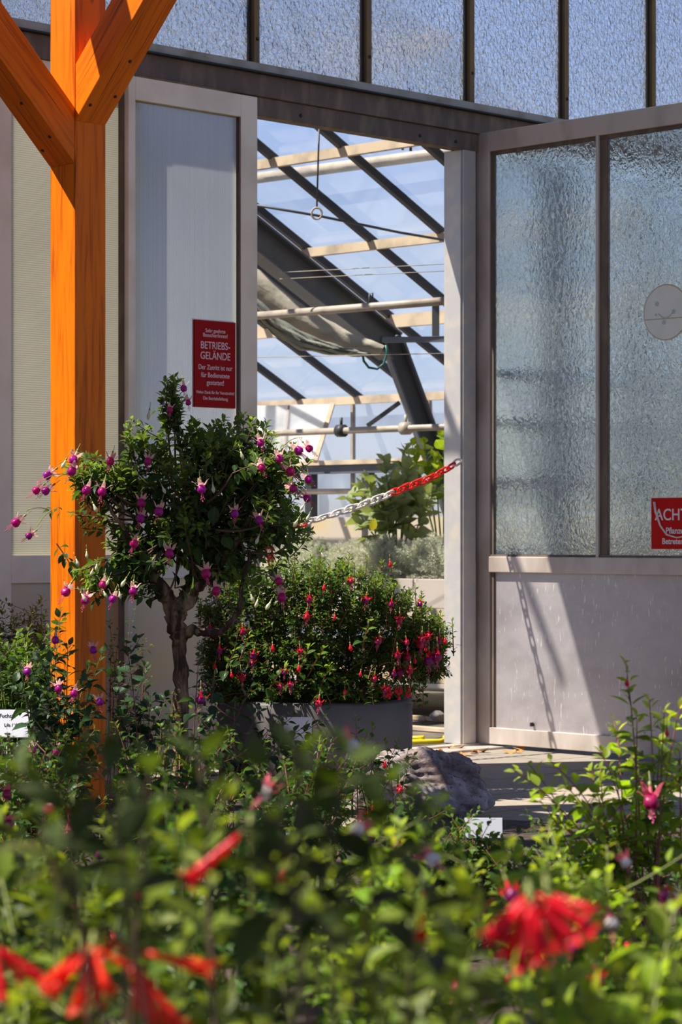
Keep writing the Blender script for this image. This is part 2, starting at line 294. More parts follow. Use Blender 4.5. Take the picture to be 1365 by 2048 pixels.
def P(px, py, d): return Vector(((px-682.5)/F*d, d, EYE+(HOR-py)/F*d))
R2 = math.sqrt(.5)
W0 = Vector(((430-682.5)/F*12, 12, 0)); U = Vector((R2, R2, 0)); VV = Vector((-R2, R2, 0)); NW = -VV; ZZ = Vector((0, 0, 1))
def G(a, b, z): return W0+U*a+VV*b+ZZ*z
def wall_s(px, b=0):
    k = (px-682.5)/F; return (k*(12+R2*b)-W0.x+R2*b)/(R2-k*R2)
def wall_z(px, py, b=0):
    s = wall_s(px, b); return EYE+(HOR-py)/F*(12+R2*s+R2*b)
def ray_plane(px, py, p0, n):
    d = P(px, py, 1)-Vector((0, 0, EYE)); o = Vector((0, 0, EYE)); return o+d*((Vector(p0)-o).dot(n)/d.dot(n))
def struct(o): o['kind'] = 'structure'; return o
TH = (-.03, .03)
# ------------------------------------------------------------------ ground and floors
g = MB().add([(-60, -10, -.02), (60, -10, -.02), (60, 90, -.02), (-60, 90, -.02)], [(0, 1, 2, 3)]).build('floor_ground', M['soil']); struct(g)
pv = MB().obox(W0, U, NW, ZZ, (-2.5, 8), (.0, 7), (-.02, .0)); o = pv.build('floor_paving', M['slabs'], org=(0, 0, 0)); struct(o)
fl = MB().obox(W0, U, VV, ZZ, (-7, 5.5), (.0, 16), (-.02, -.004)); struct(fl.build('floor_greenhouse', M['inside'], org=(0, 0, 0)))
bed = MB(); bp = [(-4, 1.2), (2.2, 1.2), (2.6, 4), (1.45, 9.35), (.35, 9.75), (.1, 9.2), (-.45, 10.6), (-.9, 10.55), (-3.6, 8.0), (-4.2, 5)]
bed.add([(x, y, z) for z in (-.01, .03) for x, y in bp], [tuple(range(10))[::-1], tuple(range(10, 20))]+[(i, (i+1) % 10, 10+(i+1) % 10, 10+i) for i in range(10)])
struct(bed.build('floor_planting_bed', M['soil'], org=(0, 0, 0)))
mb = MB(); mb.obox(W0, U, NW, ZZ, (.2, 1.9), (-.04, .04), (.0, .022)); mb.obox(W0, U, NW, ZZ, (.2, 2.1), (.04, .20), (.0, .012))
struct(mb.build('trim_1', M['alu'], bevel=.003))
# ------------------------------------------------------------------ glazed front wall
bars = [.248+.790*k for k in range(-6, 9)]
ZB, ZT = 3.455, 7.4  # glazing top lies out of view, raised to keep sun off the leaf
left_end = -2.13  # glazing ends here, out of view, so sun reaches the post
k = 1
for i, b in enumerate(bars[:-1]):
    if b < left_end: continue
    w_ = thing('window_%d' % k, '', '', G(b, 0, ZB), kind='structure')
    MB().obox(W0, U, NW, ZZ, (b+.03, b+.76), (-.005, .003), (ZB+.006, ZT)).build('pane', M['topglass'], w_)
    MB().obox(W0, U, NW, ZZ, (b-.018, b+.018), (-.03, .035), (ZB, ZT)).build('glazing_bar', M['bar'], w_, bevel=.003)
    gs = MB(); gs.obox(W0, U, NW, ZZ, (b+.018, b+.034), (-.008, .012), (ZB, ZT)); gs.obox(W0, U, NW, ZZ, (b+.756, b+.772), (-.008, .012), (ZB, ZT)); gs.build('gasket', M['seal_gap'], w_)
    for zz in (ZB+.12, ZB+.95, ZB+1.7):
        s_ = MB(); c_ = G(b, -.035, zz+.02*(i % 3)); s_.tube([c_, c_+NW*.006], .0085, 10); s_.build('screw', M['seal_gap'], w_)
    k += 1
A0, A1 = left_end, bars[-1]
struct(MB().obox(W0, U, NW, ZZ, (A0, A1), (-.03, .055), (3.413, ZB)).build('trim_2', M['sill'], bevel=.004))
struct(MB().obox(W0, U, NW, ZZ, (A0, A1), (-.03, .075), (3.404, 3.412)).build('trim_3', M['seal_gap']))
struct(MB().obox(W0, U, NW, ZZ, (-7, A1), (-.06, .045), (3.295, 3.404)).build('trim_4', M['rust'], bevel=.004))
ld = MB().obox(W0, U, NW, ZZ, (.1, 1.93), (-.05, .03), (3.20, 3.294)).build('trim_5', M['rust'], bevel=.004); struct(ld)
for q in (.55, 1.42, 1.7):
    c_ = G(q, -.03, 3.235); t_ = MB().tube([c_, c_+NW*.004], .009, 10); t_.build('bolt', M['seal_gap'], ld)
struct(MB().obox(W0, U, VV, ZZ, (-.1, 2.6), (.06, .30), (3.30, 3.42)).build('trim_shade_slab', M['rust']))  # unseen slab added behind the header to shade the open leaf
# right jamb
jb = MB(); s0, s1 = wall_s(916), wall_s(944)
jb.obox(W0, U, NW, ZZ, (s0+.012, s1), (-.04, .03), (.022, 3.2)); jb.obox(W0, U, NW, ZZ, (s0, s0+.012), (-.10, .02), (.022, 3.2))
jo = struct(jb.build('door_frame', M['galv'], bevel=.003)); jo.name = 'trim_7'
struct(MB().obox(W0, U, NW, ZZ, (s1+.001, s1+.02), (-.03, .01), (.02, 3.29)).build('trim_dark_gap', M['seal_gap']))  # black strip stands in for the shaded gap between jamb and leaf
# fixed wall left of the sliding door (behind the post)
sl, sr = wall_s(15), wall_s(262)
fw = thing('wall_left', '', '', G(-3, 0, 0), kind='structure')
zr = wall_z(60, 1111)
MB().obox(W0, U, NW, ZZ, (sl, sr), (-.006, .002), (zr, 3.2)).build('ribbed_pane', M['poly_h'], fw)
fr = MB(); fr.obox(W0, U, NW, ZZ, (sl-.16, sl), TH, (0, 3.294)); fr.obox(W0, U, NW, ZZ, (sl, sr), TH, (zr-.125, zr)); fr.obox(W0, U, NW, ZZ, (sl, sr), TH, (3.2, 3.294)); fr.obox(W0, U, NW, ZZ, (sl, sr), TH, (.0, .1))
fr.build('frame', M['cream'], fw, bevel=.003)
MB().obox(W0, U, NW, ZZ, (sl, sr), (-.012, .012), (.1, zr-.126)).build('lower_panel', M['creamlow'], fw)
MB().obox(W0, U, NW, ZZ, (-7, sl-.161), (-.02, .02), (.0, 3.294)).build('outer_panel', M['creamlow'], fw)
# sliding door
OFF = -.09   # stands in front of the wall (towards the camera)
d0, d1 = wall_s(249, OFF), wall_s(507, OFF); g0, g1 = wall_s(263, OFF), wall_s(474, OFF)
WD = W0+VV*OFF
dz_t = wall_z(507, 196, OFF); gz_t = wall_z(263, 201, OFF); gz_b = wall_z(300, 1106, OFF)
dr = thing('door_1', '', '', G((d0+d1)/2, OFF, .03), kind='structure')
f_ = MB(); f_.obox(WD, U, NW, ZZ, (d0, g0), TH, (.03, dz_t)); f_.obox(WD, U, NW, ZZ, (g1, d1), TH, (.03, dz_t)); f_.obox(WD, U, NW, ZZ, (g0, g1), TH, (gz_t, dz_t)); f_.obox(WD, U, NW, ZZ, (g0, g1), TH, (gz_b-.12, gz_b)); f_.obox(WD, U, NW, ZZ, (g0, g1), TH, (.03, .13))
f_.build('frame', M['cream'], dr, bevel=.003)
MB().obox(WD, U, NW, ZZ, (g0, g1), (-.004, .004), (gz_b, gz_t)).build('ribbed_pane', M['poly_v'], dr)
gk = MB(); gk.obox(WD, U, NW, ZZ, (g1-.008, g1-.001), (.004, .026), (gz_b, gz_t)); gk.obox(WD, U, NW, ZZ, (d0-.012, d0-.001), (-.03, .0), (.03, dz_t)); gk.build('gasket', M['rust'], dr)  # dark strip at the left edge stands in for the shaded gap
MB().obox(WD, U, NW, ZZ, (g0, g1), (-.008, .008), (.13, gz_b-.12)).build('lower_panel', M['creamlow'], dr)
# ------------------------------------------------------------------ open door leaf
LA = Vector((R2, -R2, 0)); LB = Vector((-R2, -R2, 0))
L0 = G(wall_s(956), -.03, 0)
def leaf_t(px):
    k_ = (px-682.5)/F; return (k_*L0.y-L0.x)/(R2+k_*R2)
lf = thing('door_2', '', '', L0+LA*.9, kind='structure')
t0, t1, t2, t3 = leaf_t(956), leaf_t(985), leaf_t(1198), leaf_t(1215); tE = 1.86; tg = tE-.07
zt, zgt, zgb, zrb, zp, zb = 3.30, 3.175, 1.037, .94, .11, .022
f_ = MB(); Lb = (-.025, .025)
f_.obox(L0, LA, LB, ZZ, (t0, t1), Lb, (zb, zt)); f_.obox(L0, LA, LB, ZZ, (tg, tE), Lb, (zb, zt)); f_.obox(L0, LA, LB, ZZ, (t1, tg), Lb, (zgt+.02, zt)); f_.obox(L0, LA, LB, ZZ, (t1, tg), Lb, (zb, zp))
f_.build('frame', M['alu'], lf, bevel=.003)
MB().obox(L0, LA, LB, ZZ, (t1, tg), (-.02, .030), (zrb, zgb-.012)).build('middle_rail', M['alu'], lf, bevel=.004)
MB().obox(L0, LA, LB, ZZ, (t2, t2+.018), (-.02, .025), (zgb-.012, zgt+.02)).build('mullion', M['alu'], lf, bevel=.002)
gk = MB(); gk.obox(L0, LA, LB, ZZ, (t1, t1+.022), (-.012, .012), (zrb-.83, zgt)); gk.obox(L0, LA, LB, ZZ, (t2+.018, t3+.012), (-.012, .012), (zgb, zgt)); gk.obox(L0, LA, LB, ZZ, (t1, tg), (-.012, .014), (zgt-.0, zgt+.02)); gk.obox(L0, LA, LB, ZZ, (t1, tg), (-.012, .02), (zgb-.012, zgb-.001)); gk.build('gasket', M['rust'], lf)
MB().obox(L0, LA, LB, ZZ, (t1+.022, t2), (-.004, .002), (zgb, zgt)).build('pane', M['leafglass'], lf)
MB().obox(L0, LA, LB, ZZ, (t3+.012, tg), (-.004, .002), (zgb, zgt)).build('pane', M['leafglass'], lf)
MB().obox(L0, LA, LB, ZZ, (t1+.022, tg), (-.006, .0), (zp, zrb)).build('lower_panel', M['metal'], lf)
tk = leaf_t(1068); c_ = L0+LA*tk+ZZ*(zp+.02)+LB*.004
sn = MB(); sn.obox(c_, LA, LB, ZZ, (-.006, .004), (0, .02), (0, .02)); sn.build('latch_stub', M['seal_gap'], lf)
# fixed glazing behind the open leaf (right of the doorway)
rw = thing('wall_right', '', '', G(3, 0, 0), kind='structure')
r0 = s1+.021
MB().obox(W0, U, NW, ZZ, (r0, 6.8), (-.004, .002), (1.0, 3.2)).build('pane', M['roofglass'], rw)
MB().obox(W0, U, NW, ZZ, (r0, 6.8), (-.01, .01), (.0, .99)).build('lower_panel', M['creamlow'], rw)
def stile(px, w_=.06): s_ = wall_s(px); return MB().obox(W0, U, NW, ZZ, (s_-w_/2, s_+w_/2), (-.12, -.006), (1.0, 3.2)).build('mullion', M['grey'], rw)
for px, ww in ((1130, .15), (1300, .12), (1450, .12)): stile(px, ww)
for zz in (1.04, 1.43, 1.75, 2.02): MB().obox(W0, U, NW, ZZ, (r0, 6.8), (-.045, -.005), (zz-.02, zz+.02)).build('transom', M['grey'], rw)
# round sticker and red sign on the leaf's glass
st = thing('round_sticker', 'pale round sticker stuck on the hammered glass of the open door leaf', 'sticker', L0+LA*leaf_t(1334)+ZZ*2.26+LB*.004)
cst = LOC[st.name]; R = .142
def disc(c, A, B, Z, r, th, n=48, mi=0, mb=None):
    mb = mb or MB(); vs = [c+A*(r*math.cos(2*math.pi*i/n))+Z*(r*math.sin(2*math.pi*i/n))+B*b for b in (0, th) for i in range(n)]
    mb.add(vs, [tuple(range(n))[::-1], tuple(range(n, 2*n))]+[(i, (i+1) % n, n+(i+1) % n, n+i) for i in range(n)], mi); return mb
disc(cst, LA, LB, ZZ, R, .0015).build('edge_ring', M['stickedge'], st)
disc(cst+LB*.0015, LA, LB, ZZ, R-.006, .001).build('face', M['sticker'], st)
fm = MB()
for (dx, dz, r_) in ((-.055, .045, .013), (.05, .0, .012), (-.01, -.05, .012), (-.06, -.01, .007)): disc(cst+LA*dx+ZZ*dz+LB*.0027, LA, LB, ZZ, r_, .0005, 16).build('print_dot', M['stickmark'], st)
fm.tube([cst+LB*.003+LA*(-.045+.09*i/8)+ZZ*(-.005-.025*math.sin(math.pi*i/8)) for i in range(9)], .003, 5)
fm.build('print', M['stickmark'], st)
MB().obox(cst+LB*.0027, LA, LB, ZZ, (-.13, .13), (0, .0005), (-.034, -.029)).build('crease', M['stickedge'], st)
def text(body, size, loc, A, N_, mat, parent, xs=1.0, align='CENTER', bold=0):
    cu = bpy.data.curves.new('lettering', 'FONT'); cu.body = body; cu.size = size; cu.align_x = align; cu.offset = bold; cu.extrude = .0003
    cu.materials.append(mat); t_ = bpy.data.objects.new('lettering', cu); C.objects.link(t_); bpy.context.view_layer.update()
    me_ = bpy.data.meshes.new_from_object(t_.evaluated_get(bpy.context.evaluated_depsgraph_get())); bpy.data.objects.remove(t_)
    if not me_.materials: me_.materials.append(mat)
    o_ = bpy.data.objects.new('lettering', me_); C.objects.link(o_)
    mt = Matrix((A, ZZ, N_)).transposed().to_4x4(); o_.parent = parent
    o_.matrix_local = Matrix.Translation(Vector(loc)-LOC[parent.name]) @ mt @ Matrix.Diagonal((xs, 1, 1, 1)); return o_
tl_, = [leaf_t(1305)]
sgz1 = EYE+(HOR-996)/F*(L0.y-R2*tl_); sgz0 = EYE+(HOR-1098)/F*(L0.y-R2*tl_)
sg = thing('warning_sign', 'bright red warning sign with white capitals on the glass of the open door', 'sign', L0+LA*(tl_+.2)+ZZ*sgz0+LB*.003)
MB().obox(L0, LA, LB, ZZ, (tl_, tl_+.42), (.003, .006), (sgz0, sgz1)).build('plate', M['red2'], sg)
cx = tl_+.21
for body, sz, zz in (('ACHTUNG', .082, sgz1-.112), ('Pflanzenschutz', .044, sgz1-.18), ('Betreten verboten', .041, sgz1-.232)):
    text(body, sz, L0+LA*cx+LB*.0065+ZZ*zz, LA, LB, M['white'], sg, .92, bold=.0008)
tr_ = MB(); tr_.tube([L0+LA*(tl_+a)+LB*.010+ZZ*(sgz1-b) for a, b in ((.022, .02), (.03, .07), (.06, .14), (.10, .185), (.16, .20), (.26, .19))], [.007, .006, .005, .005, .004, .003], 6); tr_.build('peeling_tape', M['pinkprint'], sg)
# red sign on the sliding door
q0, q1 = wall_s(390, OFF-.02), wall_s(471.5, OFF-.02); z1 = wall_z(390, 639, OFF-.02); z0 = wall_z(471, 817, OFF-.02); WS = W0+VV*(OFF-.02)
sg = thing('staff_only_sign', 'dark red notice with white German lettering on the sliding door panel', 'sign', WS+U*(q0+q1)/2+ZZ*z0)
MB().obox(WS, U, NW, ZZ, (q0, q1), (-.012, .0), (z0, z1)).build('plate', M['red'], sg)
MB().obox(WS, U, NW, ZZ, (q0-.006, q1+.002), (-.014, -.012), (z0-.002, z1+.006)).build('backing', M['white'], sg)
hh = z1-z0; xc = WS+U*(q0+q1)/2+NW*.0005
def fz(f): return z1-hh*f
for body, sz, f1, xs in (('Sehr geehrte', .026, .135, .95), ('Besucher/innen!', .026, .188, .95), ('BETRIEBS-', .050, .325, .88), ('GELÄNDE', .050, .445, .88), ('Der Zutritt ist nur', .033, .565, .88), ('für Bedienstete', .033, .655, .9), ('gestattet!', .033, .74, .9), ('Vielen Dank für Ihr Verständnis!', .0205, .845, .92), ('Die Betriebsleitung', .0225, .915, .92)):
    text(body, sz, xc+ZZ*fz(f1), U, NW, M['pinkprint'], sg, xs, bold=.0002)

# ------------------------------------------------------------------ greenhouse roof behind
UE, ZE, TP = 5.38, 2.18, .5
def roof(a, b, off=0): return G(a, b, ZE+(UE-a)*TP-off)
RN = (U*TP+ZZ).normalized(); RD = (U-ZZ*TP).normalized()
ce = thing('ceiling', '', '', roof(0, 8, 0), kind='structure')
AR = -.9; VN, VF = .25, 16
gl = MB(); gl.add([roof(AR, VN), roof(UE, VN), roof(UE, VF), roof(AR, VF)], [(0, 1, 2, 3)]); gl.build('roof_pane', M['roofglass'], ce)
gl = MB(); zr2 = ZE+(UE-AR)*TP; gl.add([G(AR, VN, zr2), G(AR, VF, zr2), G(-7.2, VF, ZE), G(-7.2, VN, ZE)], [(0, 1, 2, 3)]); gl.build('roof_pane', M['roofglass'], ce)
k731 = ray_plane(731, 798, roof(UE, 0), RN); vb = (k731-W0).dot(VV)
for i in range(-12, 18):
    b = vb+i*.62
    if b < VN or b > VF: continue
    MB().rect_tube([roof(AR, b, .02), roof(UE, b, .02)], .038, .05, VV).build('glazing_bar', M['dark'], ce)
def purlin(name, py, px=700, h=.055, off=.06):
    p = ray_plane(px, py, roof(0, 0, off), RN); a = (p-W0).dot(U)
    return MB().obox(W0, U, VV, ZZ, (a-.02, a+.02), (VN, VF), (ZE+(UE-a)*TP-off-h/2, ZE+(UE-a)*TP-off+h/2)).build('purlin', M['purlin'], ce)
for py in (302, 496, 650, 801): purlin('purlin', py, h=.06 if py != 650 else .09)
for a in (1.9, .9, -.1): MB().obox(W0, U, VV, ZZ, (a-.02, a+.02), (VN, VF), (ZE+(UE-a)*TP-.09, ZE+(UE-a)*TP-.03)).build('purlin', M['purlin'], ce)
# side wall below the eave
wb = thing('wall_back', '', '', G(UE, 8, 0), kind='structure')
MB().add([G(UE+.02, VN, 0), G(UE+.02, VF, 0), G(UE+.02, VF, ZE-.03), G(UE+.02, VN, ZE-.03)], [(0, 1, 2, 3)]).build('pane', M['sideglass'], wb)
for i in range(0, 20): MB().obox(W0, U, VV, ZZ, (UE, UE+.03), (.4+i*.8-.012, .4+i*.8+.012), (0, ZE-.04)).build('mullion', M['pipe'], wb)
def side_z(px, py): p = ray_plane(px, py, G(UE, 0, 0), U); return p.z
za = side_z(650, 922); zc = side_z(650, 946)
MB().obox(W0, U, VV, ZZ, (UE-.10, UE-.04), (VN, VF), (za-.035, za)).build('rail', M['purlin'], wb)
MB().obox(W0, U, VV, ZZ, (UE-.07, UE-.02), (VN, VF), (zc-.01, za-.036)).build('rail', M['grey'], wb)
for px in (622, 736, 520):
    p = ray_plane(px, 1000, G(UE-.07, 0, 0), U); b = (p-W0).dot(VV)
    MB().obox(W0, U, VV, ZZ, (UE-.10, UE-.03), (b-.035, b+.035), (0, zc-.01)).build('post', M['dark'], wb)
zz = side_z(620, 1035); MB().obox(W0, U, VV, ZZ, (UE-.1, UE+.02), (VN, VF), (0, zz)).build('plinth', M['creamlow'], wb)
# gable end far away
we = thing('wall_far', '', '', G(-1, VF, 0), kind='structure')
MB().add([G(-7.2, VF, 0), G(UE, VF, 0), G(UE, VF, ZE), G(AR, VF, zr2), G(-7.2, VF, ZE)], [(0, 1, 2, 3, 4)]).build('pane', M['sideglass'], we)
for i in range(16): MB().obox(W0, U, VV, ZZ, (-7.2+.8*i-.02, -7.2+.8*i+.02), (VF-.04, VF-.01), (0, min(ZE+(UE+7.2-.8*i)*TP, ZE+.8*i*TP)-.06 if i else ZE)).build('mullion', M['pipe'], we)
# pipes parallel to the ridge
def pipe(name, pa, pb, d, r, mat, label, clamps=()):
    a = P(*pa, d); n = (U); bb = ray_plane(pb[0], pb[1], a, n); t = thing(name, label, 'pipe', a)
    v = (bb-a).normalized(); MB().tube([a-v*(1.0 if d > 14.5 else .25), bb+v*.45], r, 12).build('tube', mat, t)
    for c in clamps:
        q = ray_plane(c, (pa[1]+(pb[1]-pa[1])*(c-pa[0])/(pb[0]-pa[0])), a, n)
        m_ = MB(); m_.tube([q-v*.03+ZZ*0, q+v*.03], r*1.9, 12); m_.tube([q+ZZ*r*1.2, q+ZZ*r*4], r*.5, 6); m_.build('clamp', M['dark'] if c < 720 else M['pipe'], t)
pipe('heating_pipe', (915, 302), (508, 357), 15.0, .036, M['pipe'], 'uppermost thick beige pipe running under the greenhouse roof')
pipe('heating_pipe', (915, 600), (508, 632), 13.9, .024, M['pipe'], 'middle beige pipe passing in front of the grey roof truss')
pipe('heating_pipe', (915, 853), (508, 868), 15.6, .022, M['pipe'], 'thin pipe with black clamp just above the leafy plants', (683, 812))
pipe('support_rail', (740, 982), (560, 984), 17.5, .020, M['pipe'], 'thin pale rail below the grey beam at the back glazing')
# truss rafter and leaning column
ko = .30
pa = ray_plane(500, 478, roof(0, 0, ko), RN); pb = ray_plane(778, 690, roof(0, 0, ko), RN)
b_ = (pb-W0).dot(VV); a_ = (pb-W0).dot(U)
def rf2(a): return roof(a, b_, ko)
tr = thing('roof_truss', 'grey steel rafter sloping down to a leaning grey column inside the greenhouse', 'beam', G(a_, b_, 0))
m_ = MB(); x0, x1 = rf2(a_-4.6), rf2(a_+.02); up = RD.cross(VV).normalized(); up = up if up.z > 0 else -up
ln = (x1-x0).length
for (w0_, w1_, h0, h1) in ((-.07, .07, .09, .105), (-.07, .07, -.105, -.09), (-.008, .008, -.09, .09)): m_.obox(x0, RD, VV, up, (0, ln), (w0_, w1_), (h0, h1))
m_.build('rafter_beam', M['grey'], tr)
c0 = x1; cb = P(848, 868, c0.y+.05); cdir = (cb-c0).normalized(); c1 = c0+cdir*((c0.z-.02)/-cdir.z if cdir.z < 0 else 1)
m_ = MB(); sd = Vector((1, .3, 0)); m_.rect_tube([c0+ZZ*.06, c1], .15, .016, sd); 
for off in (-.068, .068): m_.rect_tube([c0+ZZ*.06+Vector((off, -.04, 0)), c1+Vector((off, -.04, 0))], .014, .10, sd)
m_.build('column', M['grey'], tr)
m_ = MB(); m_.rect_tube([P(800, 805, c0.y-.1), P(735, 852, c0.y-.1)], .03, .03); m_.build('strut', M['wire'], tr)
m_ = MB(); m_.rect_tube([P(872, 605, 15.3), P(872, 672, 15.3)], .045, .03, (1, 0, 0)); m_.rect_tube([P(915, 678, 15.3), P(768, 680, 15.8)], .035, .035); m_.build('bracket', M['grey'], tr)
# tie rods with ring
rd = thing('tie_rod', 'thin dark wire with a ring hanging below the upper roof pipe', 'wire', P(634, 427, 14.6))
MB().tube([P(480, 405, 14.6), P(634, 431, 14.6), P(800, 465, 15.1), P(930, 487, 15.5)], .008, 6).build('rod', M['wire'], rd)
MB().tube([P(640, 215, 14.6), P(634, 418, 14.6)], .006, 6).build('drop_wire', M['wire'], rd)
m_ = MB(); c_ = P(634, 427, 14.58); m_.tube([c_+Vector((.03*math.cos(a), 0, .034*math.sin(a))) for a in [i*math.pi/10 for i in range(21)]], .006, 6, cap=False); m_.build('ring', M['pipe'], rd)
hk = thing('pipe_hook', 'small bent hook on the upper beige pipe near the door head', 'hook', P(815, 300, 14.9)); m_ = MB(); m_.tube([P(806, 300, 14.9), P(806, 278, 14.9), P(822, 280, 14.9), P(822, 302, 14.9)], .009, 6); m_.build('wire', M['wire'], hk)
hk = thing('pipe_hook', 'small square hook standing on the middle beige pipe', 'hook', P(741, 612, 15.1)); m_ = MB(); m_.tube([P(739, 610, 15.1), P(739, 588, 15.1), P(746, 586, 15.1), P(746, 600, 15.1)], .005, 6); m_.build('wire', M['wire'], hk)
for i, (y0, y1) in enumerate(((545, 532), (558, 546), (715, 712))):
    o_ = MB().tube([P(560 if i < 2 else 500, y0, 15.0), P(930, y1-6, 14.2)], .0025, 5).build('plant_wire', M['pipe'])
    o_['label'] = ['upper of the two fine wires under the roof glass', 'lower of the two fine wires under the roof glass', 'single fine wire crossing in front of the leaning column'][i]; o_['category'] = 'wire'
# rolled shade cloth
sh = thing('shade_cloth', 'rolled beige shade cloth sagging under the grey truss', 'cloth', P(620, 700, 15.3))
cl = [(470, 545, 24), (508, 568, 27), (545, 600, 26), (580, 628, 27), (620, 648, 24), (660, 668, 23), (700, 688, 19), (735, 696, 16), (765, 700, 9)]
m_ = MB(); pts = [P(a, b, 15.4) for a, b, _ in cl]; vs = []
n = 20
for i, (a, b, r_) in enumerate(cl):
    for k_ in range(n):
        an = 2*math.pi*k_/n; rr = r_/F*15.4*(1+.10*math.sin(5*an+i*1.1)+.06*math.sin(9*an+i)); vs.append(pts[i]+Vector((.45*math.cos(an), math.sin(an)*1.0, .9*math.cos(an)))*rr)
m_.add(vs, [(i*n+k_, i*n+(k_+1) % n, (i+1)*n+(k_+1) % n, (i+1)*n+k_) for i in range(len(cl)-1) for k_ in range(n)], 0, True); m_.build('roll', M['cloth'], sh)
m_ = MB(); top = [(470, 560), (508, 592), (560, 640), (620, 672), (680, 694), (740, 706)]; bot = [(470, 640), (508, 632), (545, 668), (600, 698), (670, 709), (742, 712)]
nr = 10; vs = []
for i in range(31):
    f = i/30*(len(top)-1); i0 = min(int(f), len(top)-2); ff = f-i0
    a = Vector(top[i0]).lerp(Vector(top[i0+1]), ff); b = Vector(bot[i0]).lerp(Vector(bot[i0+1]), ff)
    for j in range(nr+1):
        q = a.lerp(b, j/nr); vs.append(P(q.x, q.y+1.5*math.sin(i*1.3+j), 15.25-.12*math.sin(math.pi*j/nr)+.03*math.sin(j*2.2+i*.15)))
m_.add(vs, [(i*(nr+1)+j, (i+1)*(nr+1)+j, (i+1)*(nr+1)+j+1, i*(nr+1)+j+1) for i in range(30) for j in range(nr)], 0, True)
o_ = m_.build('hanging_net', M['net'], sh); sd_ = o_.modifiers.new('thick', 'SOLIDIFY'); sd_.thickness = .006
ho = MB().tube([P(*q, 15.3) for q in ((726, 708), (728, 722), (738, 735), (755, 738), (768, 728), (775, 705), (772, 690))], .008, 8).build('garden_hose', M['hose']); ho['label'] = 'green hose loop hanging below the end of the shade cloth'; ho['category'] = 'hose'
# white vent panel
vp = thing('vent_panel', 'white translucent vent panel with a cream edge behind the thin pipe', 'panel', P(585, 925, 17.6))
m_ = MB(); cq = [P(470, 812, 17.6), P(662, 808, 17.6), P(626, 922, 17.2), P(470, 925, 17.2)]; m_.add(cq+[c+Vector((0, .02, 0)) for c in cq], [(3, 2, 1, 0), (4, 5, 6, 7), (0, 1, 5, 4), (1, 2, 6, 5), (2, 3, 7, 6), (3, 0, 4, 7)]); m_.build('sheet', M['whitepoly'], vp)
MB().rect_tube([P(666, 808, 17.6), P(631, 923, 17.2)], .03, .03, (1, 0, 0)).build('edge_bar', M['purlin'], vp)
MB().rect_tube([P(578, 812, 17.58), P(566, 923, 17.18)], .012, .012, (1, 0, 0)).build('middle_bar', M['pipe'], vp)

# ------------------------------------------------------------------ bench in the greenhouse
UB = 3.05; bn = thing('plant_bench', 'beige greenhouse bench with deep front board behind the doorway', 'bench', G(UB+.6, 2.6, 0))
MB().obox(W0, U, VV, ZZ, (UB, UB+.03), (.5, 5.5), (.69, .87)).build('front_board', M['trough'], bn, bevel=.004)
MB().obox(W0, U, VV, ZZ, (UB+.031, UB+1.5), (.5, 5.5), (.72, .76)).build('bed', M['trough'], bn)
for b in (.6, 1.75, 2.9, 4.4):
    MB().obox(W0, U, VV, ZZ, (UB+.1, UB+.15), (b, b+.05), (0, .72)).build('leg', M['wire'], bn); MB().obox(W0, U, VV, ZZ, (UB+1.3, UB+1.35), (b, b+.05), (0, .72)).build('leg', M['wire'], bn)
MB().obox(W0, U, VV, ZZ, (UB+.05, UB+1.3), (.5, 5.5), (.20, .225)).build('lower_shelf', M['alu'], bn)
def shelfbox(z0_, z1_, mat, name, label, cat, u0=UB+.08, u1=UB+.7, b0=.7, b1=4.5):
    o_ = MB().obox(W0, U, VV, ZZ, (u0, u1), (b0, b1), (z0_, z1_)).build(name, mat, bevel=.004); o_['label'] = label; o_['category'] = cat
def zb_(py): return EYE-(py-HOR)/F*15.1
shelfbox(.226, zb_(1340), M['plank'], 'crate', 'low pale crate lying on the lower shelf of the bench', 'crate')
shelfbox(zb_(1339), zb_(1309), M['bluegrey'], 'seed_tray', 'blue-grey tray on top of the pale crate under the bench', 'tray', UB+.16)
shelfbox(zb_(1308), zb_(1300), M['plank'], 'plank', 'thin plank lying on the blue-grey tray under the bench', 'plank')
for i, b in enumerate((1.0, 2.2, 3.4)): 
    o_ = MB().obox(W0, U, VV, ZZ, (UB+.2, UB+.6), (b, b+.08), (zb_(1300), zb_(1283))).build('spacer_block', M['plank']); o_['label'] = 'small dark wooden spacer block between the planks under the bench'; o_['category'] = 'block'; o_['group'] = 'spacer blocks under the bench'
shelfbox(zb_(1282), zb_(1268), M['bluegrey'], 'metal_profile', 'light blue-grey profile resting on spacer blocks under the bench', 'profile')
shelfbox(zb_(1267), zb_(1257), M['plank'], 'plank', 'topmost orange-toned plank stacked under the bench', 'plank')
